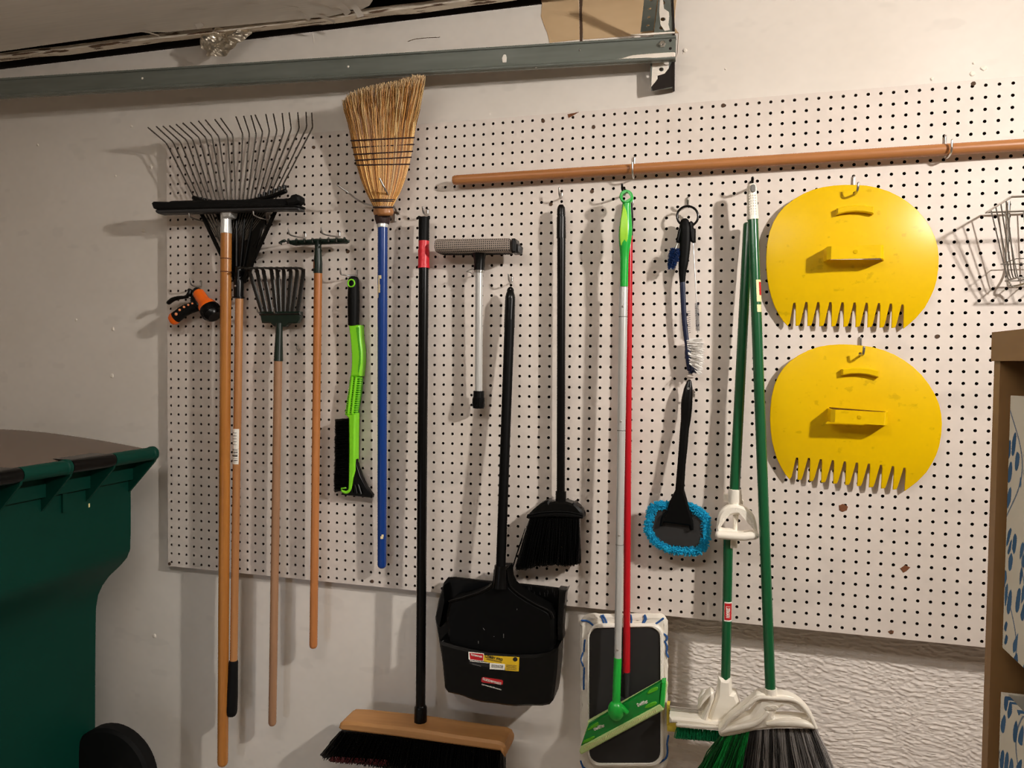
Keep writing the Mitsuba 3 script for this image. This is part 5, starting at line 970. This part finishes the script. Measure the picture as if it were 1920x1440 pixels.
def lid():
    V, F = [], []; xs = np.linspace(xbar - .012, -.80, 26); ys = np.linspace(YB0 + .012, YB1 - .02, 20)
    for x in xs:
        for y in ys:
            u = (xbar - x) / .83; v = (y - YB1) / (YB0 - YB1); V.append([x, y, zbar + .004 + .06 * math.sin(min(u * 1.9, 1) * math.pi / 2) * (1 - .35 * (2 * v - 1) ** 4) - .012 * max(0, u - .5)])
    n = len(ys)
    for i in range(25):
        for j in range(n - 1): a = i * n + j; F += [[a, a + 1, a + n + 1], [a, a + n + 1, a + n]]
    top = np.array(V); low = top.copy(); low[:, 2] -= .012; o = len(top); F = np.array(F); ring = [i * n for i in range(26)] + [25 * n + j for j in range(1, n)] + [i * n + n - 1 for i in range(24, -1, -1)] + [j for j in range(n - 2, 0, -1)]
    S_ = []
    for a, b in zip(ring, ring[1:] + ring[:1]): S_ += [[a, b, b + o], [a, b + o, a + o]]
    return trimesh.Trimesh(np.vstack([top, low]), np.vstack([F, F[:, ::-1] + o, S_]), process=False)
part(t, 'lid', lid(), 'm_lid', 40, label='brown-grey domed lid')
for y0, y1, m in ysegs[1::2]: part(t, 'lid_hinge', box([xbar - .075, y1 + .006, zbar - .002], [xbar - .004, y0 - .006, zbar + .016]), 'm_black', False)
for y0 in (-.105, -.64):
    wc = np.array([-.085, y0, .137])
    k_ = part(t, 'wheel', rod(wc, wc + [0, -.05, 0], [(0, 0), (0, .11), (.05, .128), (.2, .136), (.8, .136), (.95, .128), (1, .110), (1, .094), (.75, .088), (.72, .05), (1, .045), (1, .02), (1.1, .018), (1.1, 0)], 44), 'm_rubber', 25, label='black plastic wheel')
    part(k_, 'rib', box(wc + [-.09, -.046, -.006], wc + [.09, -.034, .006]), 'm_black', False); part(k_, 'rib', box(wc + [-.006, -.046, -.09], wc + [.006, -.034, .09]), 'm_black', False)
part(t, 'axle', cyl([-.085, -.12, .137], [-.085, -.66, .137], .011), 'm_steel')
part(t, 'scuff', plate(np.array([(-.178, zbar - .158), (-.17, zbar - .160), (-.184, zbar - .138), (-.188, zbar - .136)]) + [-.03, 0], XB + .0506 - .0012 + .0008, .0009, 0, axis='x') if False else box([-.051, -.243, zbar - .128], [-.0496, -.238, zbar - .118]), 'm_labelcream', False)

# ================================================================== shelf with fabric boxes
t = thing('cube_shelf', 'tan wooden cube shelf standing at the right edge', 'shelf'); XS, YS = 1.862, -.67
top = Z0 - .553; Wd = .80; Dx = .38; z1 = top - .038
part(t, 'top_board', box([XS - .004, YS, z1], [XS + Dx, YS - Wd, top]), 'm_shelf', False)
part(t, 'end_panel', box([XS, YS, 0], [XS + Dx, YS - .020, z1]), 'm_shelf', False); part(t, 'end_panel', box([XS, YS - Wd + .02, 0], [XS + Dx, YS - Wd, z1]), 'm_shelf', False)
part(t, 'divider', box([XS + .003, YS - Wd / 2 + .008, 0.03], [XS + Dx, YS - Wd / 2 - .008, z1]), 'm_shelf', False)
zc2 = top - .038 - .370
for i, z in enumerate((zc2, zc2 - .37, zc2 - .74)): part(t, 'shelf_board', box([XS + .05, YS - .02, z - .016], [XS + Dx, YS - Wd + .02, z]), 'm_shelf', False)
part(t, 'bottom_board', box([XS, YS - .02, .0], [XS + Dx, YS - Wd + .02, .03]), 'm_shelf', False)
for (z, lab_, zt_) in ((zc2, 'blue floral fabric storage box on the upper shelf compartment', top - .082), (zc2 - .37, 'blue floral fabric storage box in the lower shelf compartment', zc2 - .058)):
    k_ = thing('storage_box', lab_, 'storage box'); y0, y1 = YS - .034, YS - .034 - .33; x0, x1 = XS + .008, XS + .35; w = .006
    part(k_, 'front', box([x0, y0, z], [x0 + w, y1, zt_]), 'm_floral', False); part(k_, 'side', box([x0 + w, y0, z], [x1, y0 - w, zt_]), 'm_floral', False); part(k_, 'side', box([x0 + w, y1 + w, z], [x1, y1, zt_]), 'm_floral', False)
    part(k_, 'back', box([x1 - w, y0 - w, z], [x1, y1 + w, zt_]), 'm_floral', False); part(k_, 'bottom', box([x0 + w, y0 - w, z], [x1 - w, y1 + w, z + w]), 'm_floral', False)
